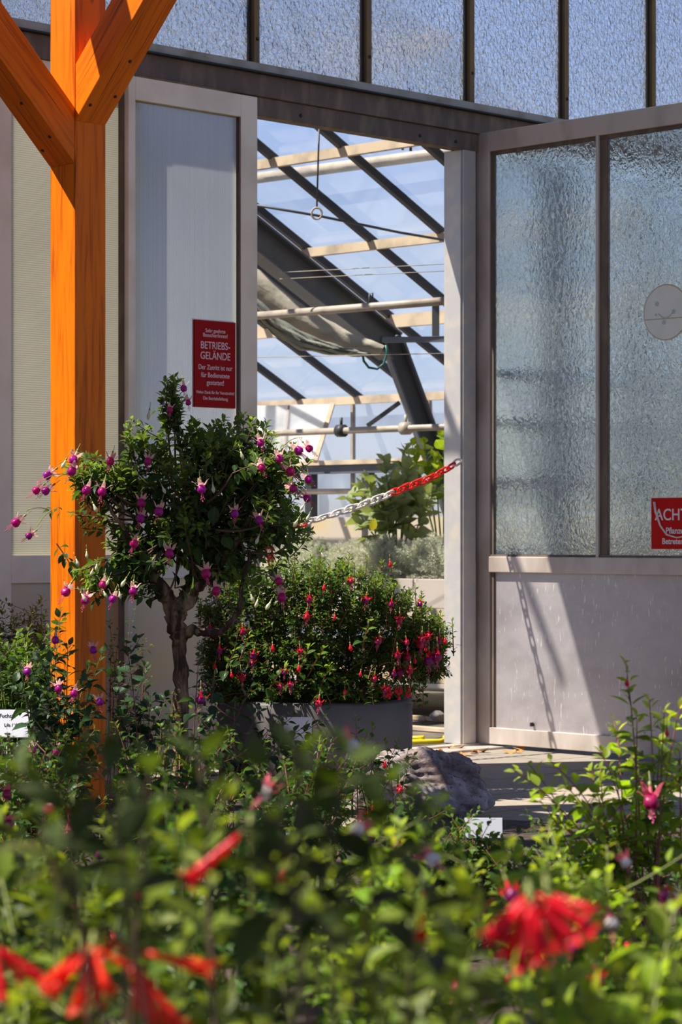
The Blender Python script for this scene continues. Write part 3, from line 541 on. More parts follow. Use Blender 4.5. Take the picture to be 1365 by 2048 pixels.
# ground clutter inside
for i, (px, py, d, L_, mat, nm, lb) in enumerate(((855, 1441, 14.6, .9, 'plank', 'batten', 'pale batten on the floor, rearmost of those under the bench'), (855, 1462, 14.3, .9, 'purlin', 'batten', 'grey-beige batten on the floor in front of the pale one'))):
    c_ = P(px, py, EYE*F/(py-HOR)); o_ = MB().obox(c_, VV, U, ZZ, (-.35, .6), (-.03, .03), (0, .025)).build(nm, M[mat], bevel=.003); o_['label'] = lb; o_['category'] = 'batten'
yr = thing('yellow_tube', 'yellow plastic tube lying behind the door threshold', 'tube', P(860, 1490, EYE*F/(1490-HOR)))
dd = EYE*F/(1492-HOR); m_ = MB(); m_.tube([P(700, 1494, dd)+ZZ*.02, P(880, 1490, dd)+ZZ*.02, P(896, 1486, dd+.12)+ZZ*.02, P(890, 1482, dd+.25)+ZZ*.02], .014, 8); m_.build('tube', M['yellow'], yr); m_ = MB(); m_.tube([P(780, 1483, dd+.2)+ZZ*.015, P(848, 1491, dd+.0)+ZZ*.045], .010, 8); m_.build('branch_tube', M['yellow'], yr)
def blob(c, r, seed, n=14, sq=(1, 1, .75), rough=.15):
    rg = np.random.default_rng(seed); ph = rg.uniform(0, 6, 8); m_ = MB(); vs = []; fs = []
    for i in range(n+1):
        th = math.pi*i/n
        for k_ in range(2*n):
            a = math.pi*k_/n; d_ = Vector((math.sin(th)*math.cos(a), math.sin(th)*math.sin(a), math.cos(th)))
            q = 1+rough*(math.sin(3*d_.x+ph[0])+math.sin(4*d_.y+ph[1])+math.sin(5*d_.z+ph[2])+.5*math.sin(9*d_.x+7*d_.z+ph[3])+.5*math.sin(11*d_.y+ph[4])+.3*math.sin(21*d_.x+17*d_.y+ph[5])+.3*math.sin(19*d_.z+23*d_.y+ph[6]))/2
            vs.append(Vector(c)+Vector((d_.x*sq[0], d_.y*sq[1], d_.z*sq[2]))*r*q)
    for i in range(n):
        for k_ in range(2*n): fs.append((i*2*n+k_, (i+1)*2*n+k_, (i+1)*2*n+(k_+1) % (2*n), i*2*n+(k_+1) % (2*n)))
    return m_.add(vs, fs, 0, True)
for i, (px, py) in enumerate(((875, 1432), (905, 1436), (845, 1436))):
    o_ = blob(P(px, py, 15.0)+ZZ*.0, .045-.01*i, 30+i).build('pebble', M['stone']); o_['label'] = ['largest round stone on the dark floor under the bench', 'small stone beside the door jamb under the bench', 'smallest stone nearest the pot under the bench'][i]; o_['category'] = 'stone'; o_.location.z = .0

# ------------------------------------------------------------------ timber post with braces
nc = P(150, 1070, 9.8); nc.z = 0; PW = .158
pt = thing('timber_post', 'orange-stained square timber post with two braces forming a Y', 'post', nc+(U+VV)*PW/2)
pbase = LOC[pt.name]
m_ = MB(); m_.obox((0, 0, 0), U, VV, ZZ, (-PW/2, PW/2), (-PW/2, PW/2), (-.02, 3.799)); m_.build('post', M['timber'], pt, org=(0, 0, 0), bevel=.004)
def brace(dirv, zb__, wd, name='brace'):
    """dirv: horizontal unit vector out of the post; local Z is the brace's length"""
    hv = .225; L_ = 1.15; ang = math.radians(45)
    ax = (dirv+ZZ).normalized(); side = dirv.cross(ZZ).normalized(); th = side.cross(ax)
    org = pbase+dirv*PW/2+ZZ*zb__
    def loc(v): v = v-org; return (v.dot(side), v.dot(th), v.dot(ax))
    pr = []
    for s_ in (-wd/2, wd/2):
        for q in (org, org+(dirv+ZZ)*L_, org+(dirv+ZZ)*L_+ZZ*hv, org+ZZ*hv): pr.append(loc(q+side*s_))
    mb_ = MB(); mb_.add(pr, [(0, 1, 2, 3), (7, 6, 5, 4), (0, 4, 5, 1), (1, 5, 6, 2), (2, 6, 7, 3), (3, 7, 4, 0)])
    me = mb_.build(name, M['timber'], pt, org=(0, 0, 0), bevel=.004)
    me.matrix_local = Matrix.Translation(org-pbase) @ Matrix((side, th, ax)).transposed().to_4x4()
    nrm_under = (dirv-ZZ).normalized()
    for (f, h_) in ((.05, .06), (-.045, .10), (-.02, .22)):
        q = org+side*f+(dirv+ZZ)*h_; k_ = MB().tube([q-pbase-nrm_under*.003, q-pbase+nrm_under*.003], .007, 10).build('screw', M['seal_gap'], pt, org=(0, 0, 0))
    return me
zl = EYE+(HOR-332)/F*9.86; brace(-U, zl, PW*.98); zr_ = EYE+(HOR-247)/F*9.86; brace(-VV, zr_, PW*.98)
m_ = MB(); m_.obox((0, 0, 0), U, VV, ZZ, (-7.4, PW/2), (-PW/2, PW/2), (3.8, 3.98)); m_.build('head_beam', M['timber'], pt, org=(0, 0, 0))
m_ = MB(); m_.obox((0, 0, 0), U, VV, ZZ, (-PW/2, PW/2), (-7.0, -PW/2-.001), (3.8, 3.98)); m_.build('head_beam', M['timber'], pt, org=(0, 0, 0))
for i in range(9): m_ = MB(); m_.obox((0, 0, 0), U, VV, ZZ, (-.9*i-.04, -.9*i+.04), (-7.3, .35), (3.985, 4.12)); m_.build('rafter', M['timber'], pt, org=(0, 0, 0))
for i in range(16): m_ = MB(); m_.obox((0, 0, 0), U, VV, ZZ, (-7.6, .35), (-.46*i-.06, -.46*i+.06), (4.125, 4.15)); m_.build('lath', M['timber'], pt, org=(0, 0, 0))  # unseen laths overhead, added and spaced to dapple sun on the bed

# ------------------------------------------------------------------ chain
def link_mesh(L_, W_, r):
    m_ = MB(); pts = []
    for i in range(17):
        a = 2*math.pi*i/16; x = (W_/2)*math.cos(a); z = (W_/2)*math.sin(a)+(L_/2-W_/2)*(1 if math.sin(a) > 1e-6 else (-1 if math.sin(a) < -1e-6 else 0)); pts.append((x, 0, z))
    m_.tube(pts, r, 8, cap=False); return m_
lm_ = link_mesh(.066, .036, .0062)
base = lm_.build('chain_link', M['chain_r'], org=(0, 0, 0)); mesh_r = base.data; mesh_w = mesh_r.copy(); mesh_w.materials.clear(); mesh_w.materials.append(M['chain_w'])
bpy.data.objects.remove(base)
def dj(px): return 12+R2*wall_s(px)-.12
path = [(914, 925), (903, 933), (860, 957), (825, 970), (790, 984), (740, 1004), (700, 1018), (650, 1034), (612, 1045), (575, 1056), (535, 1064), (508, 1068)]
pp = [P(a, b, dj(a)) for a, b in path]; tail = [P(530, 1064, dj(530)-.03), P(538, 1100, dj(530)-.05), P(545, 1140, dj(530)-.05), P(556, 1185, dj(530)-.05)]
ch = thing('barrier_chain', 'red and white plastic chain strung across the greenhouse doorway', 'chain', P(700, 1060, dj(700)))
def run_chain(pts, colf):
    seg = [(pts[i+1]-pts[i]).length for i in range(len(pts)-1)]; tot = sum(seg); s_ = .0; i = 0; n_ = 0; step = .050
    while s_ < tot:
        q = s_; j = 0
        while j < len(seg)-1 and q > seg[j]: q -= seg[j]; j += 1
        c_ = pts[j].lerp(pts[j+1], q/seg[j]); t = (pts[j+1]-pts[j]).normalized()
        sd_ = t.cross(Vector((0, 1, 0))).normalized(); nn = t.cross(sd_)
        ro = math.radians(45+90*(n_ % 2)+random.uniform(-14, 14)); A_ = sd_*math.cos(ro)+nn*math.sin(ro); B_ = t.cross(A_)
        o_ = bpy.data.objects.new('chain_link', mesh_r if colf(c_) else mesh_w); C.objects.link(o_); o_.parent = ch
        o_.matrix_local = Matrix.Translation(c_-LOC[ch.name]) @ Matrix((A_, B_, t)).transposed().to_4x4(); s_ += step; n_ += 1
def pxof(c_): return 682.5+c_.x/c_.y*F
run_chain(pp, lambda c_: pxof(c_) > 786 and pxof(c_) < 912 or pxof(c_) < 606); run_chain(tail, lambda c_: True)

# ------------------------------------------------------------------ rocks, labels, litter
bo = blob(P(845, 1578, 9.9), .215, 5, 70, (1.12, .8, .70), .20)
o_ = bo.build('boulder', M['rock']); tx = bpy.data.textures.new('rock_noise', 'MUSGRAVE'); tx.noise_scale = .09; tx.octaves = 6; dm = o_.modifiers.new('pits', 'DISPLACE'); dm.texture = tx; dm.strength = .014; dm.mid_level = .4; o_['label'] = 'pitted grey boulder beside the dark plant pot'; o_['category'] = 'rock'
def card(name, label, px0, px1, py0, py1, d, tilt, lines):
    a, b = P(px0, py1, d), P(px1, py1, d); t = thing(name, label, 'label', (a.x*.5+b.x*.5, d, .03))
    wv_ = b-a; L_ = wv_.length; A_ = wv_.normalized(); up_ = Vector((0, math.sin(tilt), math.cos(tilt))); Nn = A_.cross(up_).normalized(); H_ = (py1-py0)/F*d
    rt = Matrix.Rotation(0, 3, 'Y'); m_ = MB(); m_.obox(a, A_, Nn, up_, (0, L_), (-.002, .0), (0, H_)); m_.build('card', M['card'], t, bevel=.001)
    m_ = MB(); m_.tube([Vector(((a.x+b.x)/2, d+.006, .03)), (a+b)/2+Vector((0, .006, .01))], .005, 6); m_.build('stake', M['wire'], t)
    for body, f, g_, sz in lines:
        o2 = text(body, sz, a+A_*L_*f+up_*H_*g_+Nn*.001, A_, Nn, M['ink'], t, 1, 'LEFT'); 
        o2.matrix_local = Matrix.Translation(a+A_*L_*f+up_*H_*g_+Nn*.001-LOC[t.name]) @ Matrix((A_, up_, Nn)).transposed().to_4x4()
card('plant_label', 'white printed plant label among leaves left of the timber post', -30, 58, 1418, 1475, 9.0, .3, [('Fuchsia', .3, .72, .02), ('Lila / Weiss', .42, .4, .017)])
card('plant_label', 'white plant label standing in front of the dark grey pot', 568, 624, 1432, 1482, 10.2, -.25, [])
card('plant_label', 'pale blank plant label at the edge of the paving by the boulder', 930, 1006, 1636, 1676, 7.2, .15, [])
card('plant_label', 'small white plant label low between the leaves left of the boulder', 690, 720, 1500, 1530, 9.7, .2, [])
lm = MB()
for i in range(16):
    pass
def dead_leaf(i):
    m_ = MB(); n_ = 9; vs = [(0, 0, .002)]; 
    for k_ in range(n_):
        a = 2*math.pi*k_/n_; r_ = .022*(1+.35*math.cos(a))*(1+.15*math.sin(5*a)); vs.append((r_*math.cos(a), r_*.6*math.sin(a), .005+.006*math.cos(2*a)))
    m_.add(vs, [(0, 1+k_, 1+(k_+1) % n_) for k_ in range(n_)], 0, True); return m_
dl = dead_leaf(0).build('fallen_leaf', M['deadleaf'], org=(0, 0, 0)); dlm = dl.data; first = True
for i in range(46):
    if i < 34: q = G(random.uniform(.9, 3.0), 0, 0)+NW*random.uniform(.05, .45)
    else: q = G(random.uniform(1.0, 3.2), 0, 0)+NW*random.uniform(.5, 2.3)
    o_ = dl if i == 0 else dl.copy()
    if i: C.objects.link(o_)
    o_.location = (q.x, q.y, .014 if (q-G(0,0,0)).dot(NW) < .21 else .003); o_.rotation_euler = (random.uniform(-.2, .2), random.uniform(-.2, .2), random.uniform(0, 6)); s_ = random.uniform(.8, 1.9); o_.scale = (s_, s_, s_)
    near = (q-W0).dot(NW) < .47
    o_['label'] = 'dry brown fallen leaf in the drift along the door threshold' if near else 'single dry leaf lying out on the paving'; o_['category'] = 'leaf'; o_['group'] = 'fallen leaves by the threshold' if near else 'loose leaves on the paving'

# ------------------------------------------------------------------ foliage engine
LV = []; NY = 6
prof = [.0, .62, .95, 1.0, .78, .42, .0]
for i in range(7):
    v = i/6
    if i in (0, 6): LV.append((0, v, 0))
    else:
        for s_ in (-1, 0, 1): LV.append((s_*prof[i]*.5, v, abs(s_)))
LVn = np.array(LV)
LF = [(0, 2, 1), (0, 3, 2)]
for i in range(4):
    a = 1+3*i; LF += [(a, a+1, a+4, a+3), (a+1, a+2, a+5, a+4)]
LF += [(13, 14, 16), (14, 15, 16)]
LUV = np.stack([np.sign(LVn[:, 0])*np.where(LVn[:, 2] > 0, 1, 0), LVn[:, 1]], 1)
class Foliage:
    def __init__(s): s.V = []; s.Y = []; s.n = 0
    def leaf(s, p, d, up, L_, W_, young, droop=.35, fold=.25, curl=0.0):
        d = np.array(d, float); d /= np.linalg.norm(d)+1e-9; up = np.array(up, float); x = np.cross(d, up); nx = np.linalg.norm(x); x = x/nx if nx > 1e-3 else np.array([1., 0, 0]); z = np.cross(x, d)
        v = LVn[:, 1]; side = LVn[:, 0]*W_
        zz_ = fold*np.abs(side)-droop*L_*v**2*.6+curl*W_*np.sin(v*9+LVn[:, 0]*4)*.06
        yy = L_*(v-.15*droop*v**2)
        s.V.append(np.array(p, float)[None]+side[:, None]*x+yy[:, None]*d+zz_[:, None]*z); s.Y.append(young); s.n += 1
    def build(s, name, mat, parent, extra=None):
        nv = len(LVn); V = np.concatenate(s.V)-np.array(LOC[parent.name]); n = s.n
        me = bpy.data.meshes.new(name); fa = []
        sizes = [len(f) for f in LF]; idx = np.array([i for f in LF for i in f]); nl = len(idx)
        me.vertices.add(len(V)); me.vertices.foreach_set('co', V.ravel())
        allidx = (idx[None]+np.arange(n)[:, None]*nv).ravel()
        me.loops.add(len(allidx)); me.loops.foreach_set('vertex_index', allidx.astype(np.int32))
        me.polygons.add(n*len(LF)); st_ = np.concatenate([[0], np.cumsum(sizes)[:-1]]); me.polygons.foreach_set('loop_start', (st_[None]+np.arange(n)[:, None]*nl).ravel().astype(np.int32))
        me.polygons.foreach_set('use_smooth', np.ones(n*len(LF), bool))
        me.update(calc_edges=True)
        uv = me.uv_layers.new(name='UVMap'); uv.data.foreach_set('uv', np.tile(LUV[idx], (n, 1)).ravel())
        at = me.attributes.new('young', 'FLOAT', 'POINT'); at.data.foreach_set('value', np.repeat(np.array(s.Y), nv))
        me.materials.append(mat); me.validate(); o = bpy.data.objects.new(name, me); C.objects.link(o); o.parent = parent; return o
def rv(a=1): return Vector((random.gauss(0, a), random.gauss(0, a), random.gauss(0, a)))
def bez(p0, p1, p2, n): return [p0*(1-t)**2+p1*2*t*(1-t)+p2*t*t for t in [i/n for i in range(n+1)]]
def dress(fo, pts, leaf, span, gap, yr, size_tip=.45, wid=.52, droop=.5, ntop=1, whorl=2, jitter=.35, tipyoung=.03, curl=0.0):
    """hang opposite leaves along the last `span` metres of a stem polyline"""
    L_ = 0; i = len(pts)-1; pos = 0.0; k_ = 0; ang = random.uniform(0, 6)
    nxt = .004
    while i > 0 and L_ < span:
        seg = (pts[i]-pts[i-1]); sl_ = seg.length
        if sl_ < 1e-6: i -= 1; continue
        t = seg/sl_
        while nxt <= L_+sl_ and nxt < span:
            p = pts[i]-t*(nxt-L_); f = min(1, nxt/(leaf*2.4)); sz = leaf*(size_tip+(1-size_tip)*f)*random.uniform(.75, 1.15)
            yo = max(0, yr*(1-nxt/(leaf*2.0)))*random.uniform(.5, 1.1); 
            a0 = ang+k_*math.pi/2; e1 = t.cross(Vector((.3, .9, .2))).normalized(); e2 = t.cross(e1)
            for w_ in range(whorl):
                a = a0+2*math.pi*w_/whorl+random.uniform(-.3, .3); o_ = e1*math.cos(a)+e2*math.sin(a)
                d_ = (o_*(.55+.45*f)+t*(.9-.55*f)+rv(jitter*.4)); d_.z -= .12*f
                fo.leaf(p+o_*.004, d_, (ZZ*1.0+t*.3+rv(jitter)), sz, sz*wid*random.uniform(.85, 1.15), min(1, yo), droop*random.uniform(.3, 1.4), random.uniform(.1, .5), curl)
            k_ += 1; nxt += gap*(.45+.55*f)*random.uniform(.8, 1.2)
        L_ += sl_; i -= 1
# flowers ------------------------------------------------------------------
def flower_proto(kind):
    """returns list of (name, MB, material), hanging along -Z from the origin (top of stalk)"""
    out = []
    if kind in ('blush', 'scarlet', 'pink', 'pinkwhite'):
        sep = {'blush': M['sepal'], 'scarlet': M['sepal_r'], 'pink': M['pinkf'], 'pinkwhite': M['pinkf']}[kind]; cor = {'blush': M['corolla'], 'scarlet': M['corolla_r'], 'pink': M['corolla_r'], 'pinkwhite': M['whitec']}[kind]
        m_ = MB(); m_.tube([(0, 0, .018), (.001, 0, 0), (0, 0, -.004)], .0010, 5, 1); m_.tube([(0, 0, -.002), (0, 0, -.006), (0, 0, -.010), (0, 0, -.014)], [.0015, .0036, .0036, .0022], 8, 1)
        m_.tube([(0, 0, -.013), (0, 0, -.018), (0, 0, -.026), (0, 0, -.030)], [.0024, .0036, .0042, .0056], 10, 0)
        for k_ in range(4):
            a = math.pi/2*k_+.3; rad = Vector((math.cos(a), math.sin(a), 0)); tan = Vector((-math.sin(a), math.cos(a), 0)); vs = []; st_ = 6
            for j in range(st_+1):
                t = j/st_; w_ = (.0064 if kind != 'scarlet' else .0052)*math.sin(math.pi*min(.97, .18+.82*t))+.0004; lift = [.0, -.003, -.002, .003, .009, .013, .014][j] if kind != 'scarlet' else [.0, -.005, -.008, -.008, -.005, -.001, .004][j]
                c_ = rad*(.004+.026*t)+Vector((0, 0, -.029+lift)); vs += [c_-tan*w_, c_+ZZ*.0012, c_+tan*w_]
            m_.add(vs, [(j*3+q, j*3+q+1, j*3+q+4, j*3+q+3) for j in range(st_) for q in (0, 1)], 0, True)
        out.append(('flower', m_, [sep, M['stem_g']]))
        c_ = MB(); n_ = 16; vs = []; pr = [(.0045, -.030), (.0095, -.034), (.0135, -.041), (.0145, -.048), (.0125, -.054), (.0095, -.057)]
        for (r_, z_) in pr:
            for k_ in range(n_):
                a = 2*math.pi*k_/n_; q = r_*(1+.09*math.cos(4*a)+.05*math.cos(8*a+z_*200)); vs.append((q*math.cos(a), q*math.sin(a), z_+.0016*math.cos(4*a)))
        c_.add(vs, [(i*n_+k_, i*n_+(k_+1) % n_, (i+1)*n_+(k_+1) % n_, (i+1)*n_+k_) for i in range(len(pr)-1) for k_ in range(n_)], 0, True)
        out.append(('corolla', c_, [cor]))
        s_ = MB()
        for k_ in range(6):
            a = k_*1.05; e_ = (.006*math.cos(a), .006*math.sin(a), -.070-.004*(k_ % 3)); s_.tube([(0, 0, -.045), e_], .0005, 4); s_.tube([e_, (e_[0], e_[1], e_[2]-.003)], .0012, 5)
        s_.tube([(0, 0, -.045), (.001, 0, -.086)], .0007, 4); s_.tube([(.001, 0, -.085), (.001, 0, -.089)], .0018, 5)
        out.append(('stamens', s_, [M['stamen']]))
    elif kind in ('bud', 'redbud'):
        m_ = MB(); m_.tube([(0, 0, .018), (0, 0, -.004)], .0010, 5, 1); m_.tube([(0, 0, -.002), (0, 0, -.008), (0, 0, -.012)], [.0015, .0034, .0024], 8, 1)
        m_.tube([(0, 0, -.012), (0, 0, -.020), (0, 0, -.030), (0, 0, -.038), (0, 0, -.046)], [.0024, .0034, .0072, .0060, .0008] if kind == 'bud' else [.0026, .0038, .0092, .0090, .0010], 10, 0)
        out.append(('bud', m_, [M['budc'] if kind == 'bud' else M['sepal_r'], M['stem_g']]))
    elif kind in ('trumpet', 'trumpet_red'):
        mt = M['coral'] if kind == 'trumpet' else M['crimson']
        m_ = MB(); m_.tube([(0, 0, .012), (0, 0, 0)], .0012, 5, 1); m_.tube([(0, 0, 0), (.001, 0, -.010), (.002, 0, -.030), (.003, 0, -.048), (.004, 0, -.058)], [.0022, .0032, .0045, .0066, .0060], 10, 0)
        for k_ in range(4):
            a = math.pi/2*k_+.5; rad = Vector((math.cos(a), math.sin(a), 0)); tan = Vector((-math.sin(a), math.cos(a), 0)); vs = []
            for j, t in enumerate((0, .35, .7, 1)):
                w_ = (.0045, .0050, .0036, .0003)[j]; c_ = Vector((.004, 0, -.056))+rad*(.004+.011*t)+Vector((0, 0, -.010*t)); vs += [c_-tan*w_, c_+tan*w_]
            m_.add(vs, [(j*2, j*2+1, j*2+3, j*2+2) for j in range(3)], 0, True)
        out.append(('flower', m_, [mt, M['stem_g']]))
        s_ = MB(); s_.tube([(.004, 0, -.05), (.005, 0, -.072)], .0007, 4); out.append(('stamens', s_, [M['stamen']]))
    return out
PROTO = {}
def put_flower(kind, parent, pos, hang=(0, 0, -1), s_=1.0, stalk=None):
    if kind not in PROTO:
        PROTO[kind] = []
        for nm, mb_, ms in flower_proto(kind):
            o_ = mb_.build(nm, ms, org=(0, 0, 0)); PROTO[kind].append((nm, o_.data)); bpy.data.objects.remove(o_)
    h = Vector(hang).normalized(); q = Vector((0, 0, -1)).rotation_difference(h).to_matrix().to_4x4() @ Matrix.Rotation(random.uniform(0, 6), 4, 'Z')
    root = None
    for nm, me in PROTO[kind]:
        o_ = bpy.data.objects.new(nm, me); C.objects.link(o_)
        if root is None: root = o_; o_.parent = parent; o_.matrix_local = Matrix.Translation(Vector(pos)-LOC[parent.name]) @ q @ Matrix.Scale(s_, 4)
        else: o_.parent = root
    return root

# ------------------------------------------------------------------ standard fuchsia (little tree)
D = 9.3
tree = thing('fuchsia_tree', 'gnarled standard fuchsia with rounded leafy crown and pink-purple flowers', 'plant', (P(362, 1400, D).x, D, .03))
tp = lambda a, b, dd=0: P(a, b, D+dd)
m_ = MB()
def wob(pts, rad, n=12, amp=.16):
    # resample & roughen
    P_ = []; R_ = []
    for i in range(len(pts)-1):
        for j in range(5):
            t = j/5; P_.append(pts[i].lerp(pts[i+1], t)+rv(.0025)); R_.append((rad[i]*(1-t)+rad[i+1]*t)*random.uniform(1-amp, 1+amp))
    P_.append(pts[-1]); R_.append(rad[-1]); return P_, R_
trunk = [Vector((tp(362, 1400).x, D, .0)), tp(362, 1400), tp(361, 1335), tp(358, 1280), tp(352, 1245), tp(348, 1215)]
def limb(name, pts, rad, mat='bark', n=11): p_, r_ = wob(pts, rad); return MB().tube(p_, r_, n).build(name, M[mat], tree)
limb('trunk', trunk, [.030, .029, .028, .030, .036, .042])
limb('limb', [tp(350, 1225), tp(332, 1190, -.02), tp(310, 1155, -.04), tp(290, 1120, -.06), tp(262, 1080, -.08), tp(225, 1060, -.05)], [.040, .032, .020, .014, .009, .005])
limb('limb', [tp(352, 1225), tp(380, 1190, .02), tp(392, 1150, .03), tp(380, 1090, .02), tp(372, 1020, 0), tp(368, 940, 0), tp(352, 850, 0), tp(345, 775, 0)], [.040, .032, .024, .018, .014, .010, .006, .003])
limb('limb', [tp(385, 1180), tp(415, 1155, -.03), tp(455, 1110, -.08), tp(500, 1040, -.1), tp(540, 970, -.08)], [.026, .022, .014, .010, .005])
limb('limb', [tp(362, 1282), tp(385, 1258, -.04), tp(415, 1268, -.06), tp(445, 1262, -.08), tp(478, 1225, -.1), tp(488, 1160, -.1), tp(500, 1100, -.1)], [.020, .018, .016, .012, .009, .007, .004])
limb('limb', [tp(300, 1140, -.04), tp(320, 1090, .1), tp(330, 1000, .15), tp(310, 930, .15)], [.014, .012, .009, .005])
limb('limb', [tp(262, 1080, -.08), tp(235, 1040, -.12), tp(215, 1010, -.1), tp(190, 985, -.1)], [.009, .007, .005, .003])
limb('limb', [tp(290, 1100, -.06), tp(245, 1050, -.1), tp(205, 1035, -.12), tp(150, 1030, -.12)], [.006, .005, .004, .0025])
E = [(380, 925, 150, 95, .34, 105), (530, 960, 85, 105, .28, 60), (200, 950, 85, 38, .16, 34), (345, 795, 26, 48, .06, 9), (272, 862, 26, 34, .06, 7), (345, 1040, 130, 65, .30, 60), (225, 1150, 80, 40, .14, 30), (560, 1060, 75, 60, .22, 40), (470, 870, 80, 50, .22, 34), (480, 1140, 70, 55, .2, 32), (250, 1065, 70, 35, .16, 20), (430, 1040, 90, 60, .30, 40), (200, 1168, 62, 22, .10, 16), (345, 760, 14, 18, .03, 5), (585, 930, 45, 60, .15, 16), (150, 930, 45, 25, .1, 8)]
fo = Foliage(); tw = MB(); ctr = tp(375, 1060)
for (cx_, cy_, rx, ry, rd_, n_) in E:
    for _ in range(n_):
        while True:
            a, b, c = random.uniform(-1, 1), random.uniform(-1, 1), random.uniform(-1, 1); r2 = a*a+b*b+c*c
            if r2 <= 1: break
        T = tp(cx_+a*rx, cy_+b*ry, c*rd_); out = (T-ctr).normalized()
        dr_ = (out*.8+ZZ*.35+rv(.35)).normalized(); ln_ = random.uniform(.09, .17); S = T-dr_*ln_; mid_ = (S+T)/2+ZZ*random.uniform(-.02, .02)
        pts = bez(S, mid_, T, 4); tw.tube(pts, [.0025, .0022, .0019, .0015, .001], 4, cap=False)
        # connector twig
        if random.random() < .30: q = S.lerp(ctr, .55)+rv(.02); tw.tube(bez(q, (q+S)/2-ZZ*.03, S, 4), [.005, .0045, .004, .003, .0025], 5, cap=False)
        dress(fo, pts, .058, ln_, .027, .8, wid=.52, droop=.7, jitter=.45)
for (a, b) in ((96, 1022), (140, 1028), (165, 1045), (180, 1035), (175, 1062)):
    T = tp(a, b, -.12); pts = bez(tp(a+45, b+6, -.12), tp(a+22, b-4, -.12), T, 4); dress(fo, pts, .055, .07, .035, .3, wid=.6, droop=.7)
for _ in range(30):   # old olive-brown leaves low in the crown
    T = tp(random.gauss(370, 70), random.uniform(930, 1180), random.uniform(-.2, .1)); fo.leaf(T, (rv(.4)-ZZ), rv(1), .075, .048, .15, .3, .2)
fo.build('foliage', M['leaf_tree'], tree); tw.build('twigs', M['stem_b'], tree)
FL = [(227, 904), (157, 900), (157, 922), (117, 938), (92, 970), (112, 970), (182, 960), (210, 962), (54, 1032), (76, 1062), (400, 956), (284, 985), (289, 1018), (325, 1002), (278, 1068), (340, 1084), (407, 1124), (514, 918), (553, 898), (578, 886), (603, 885), (562, 928), (600, 946), (570, 964), (598, 984), (510, 1022), (516, 868), (365, 762), (374, 792), (547, 1146), (560, 1172), (146, 1164), (178, 1178), (268, 1162), (233, 1180), (210, 1150), (340, 806), (470, 1008), (432, 1160), (300, 905)]
for i, (a, b) in enumerate(FL):
    edge = abs(a-385)/260; dd = -.42+.25*min(1, edge); side = (a-385)/300
    if a < 130: hang = (-.7, -.1, -.55)
    elif a > 560: hang = (.6, -.1, -.6)
    else: hang = (side*.6+random.uniform(-.25, .25), -.25, -1)
    kind = 'blush'; s_ = random.uniform(.92, 1.18)*(.7 if b < 830 else 1)
    put_flower(kind, tree, tp(a, b-4, dd), hang, s_)
for (a, b, c, d_) in ((52, 1022, 98, 1020), (74, 1052, 104, 1022), (90, 958, 140, 950), (112, 958, 142, 952), (117, 928, 148, 930), (605, 876, 570, 890), (603, 936, 575, 935), (600, 974, 570, 965)):
    q0_, q1_ = tp(c, d_, -.15), tp(a, b, -.38 if a < 130 else -.2); MB().tube(bez(q0_, (q0_+q1_)/2+ZZ*.02, q1_, 6), .0016, 5).build('flower_stalk', M['stem_g'], tree)
for (a, b) in ((135, 922), (184, 1010), (173, 1105), (195, 1130), (150, 1120), (188, 1140), (238, 1185), (300, 822), (322, 975), (600, 1040), (612, 1012), (622, 1030), (520, 1075), (640, 1108), (160, 1190), (220, 1160), (425, 970), (205, 1185), (255, 1160), (312, 1120), (480, 905), (500, 1190), (518, 1200), (268, 905), (545, 1205)):
    put_flower('bud', tree, tp(a, b-8, -.38), (random.uniform(-.7, .7), -.2, -1), random.uniform(.8, 1.05))

# ------------------------------------------------------------------ potted fuchsia bush
DP = 11.0; pc = P(630, 1070, DP); pot = thing('potted_fuchsia', 'bushy red-flowered fuchsia in a wide dark grey pot by the doorway', 'plant', (pc.x, DP, .0))
rz = .418; PR = .435
MB().lathe((pc.x, DP, 0), [(.0, .0), (PR-.03, .0), (PR-.012, .02), (PR, .25), (PR, rz-.012), (PR-.008, rz), (PR-.028, rz+.002), (PR-.036, rz-.01), (PR-.045, rz-.06)], 64).build('pot', M['pot'], pot)
MB().lathe((pc.x, DP, 0), [(PR-.041, rz-.05), (.2, rz-.04), (.0, rz-.035)], 32).build('soil', M['soil'], pot)
fo = Foliage(); tw = MB(); ctr = Vector((pc.x, DP, .45))
prf = [(390, 1190), (440, 1150), (500, 1120), (560, 1100), (640, 1100), (700, 1108), (760, 1130), (820, 1165), (870, 1210), (905, 1245), (912, 1290)]
def topy(px_):
    for i in range(len(prf)-1):
        if prf[i][0] <= px_ <= prf[i+1][0]: t = (px_-prf[i][0])/(prf[i+1][0]-prf[i][0]); return prf[i][1]*(1-t)+prf[i+1][1]*t
    return 1300
cnt = 0
while cnt < 1150:
    a = random.uniform(395, 905); ty = topy(a); lo = 1395 if a < 850 else 1340; b = ty+12+(lo-ty)*random.random()**1.25
    half = .50*math.sqrt(max(.05, 1-((a-650)/262)**2))
    c = -half*math.sqrt(random.random()) if random.random() < .75 else random.uniform(0, half)
    T = P(a, b, DP+c); out = (T-ctr).normalized(); low = (b-ty)/(lo-ty)
    dr_ = (out*.8+ZZ*(.7-.8*low)+rv(.3)).normalized(); ln_ = random.uniform(.08, .16); S = T-dr_*ln_; pts = bez(S, (S+T)/2+ZZ*.02, T, 3)
    tw.tube(pts, [.0022, .002, .0016, .001], 4, cap=False); dress(fo, pts, .036, ln_, .020, .75*(1-low*.7), wid=.52, droop=.55, jitter=.45); cnt += 1
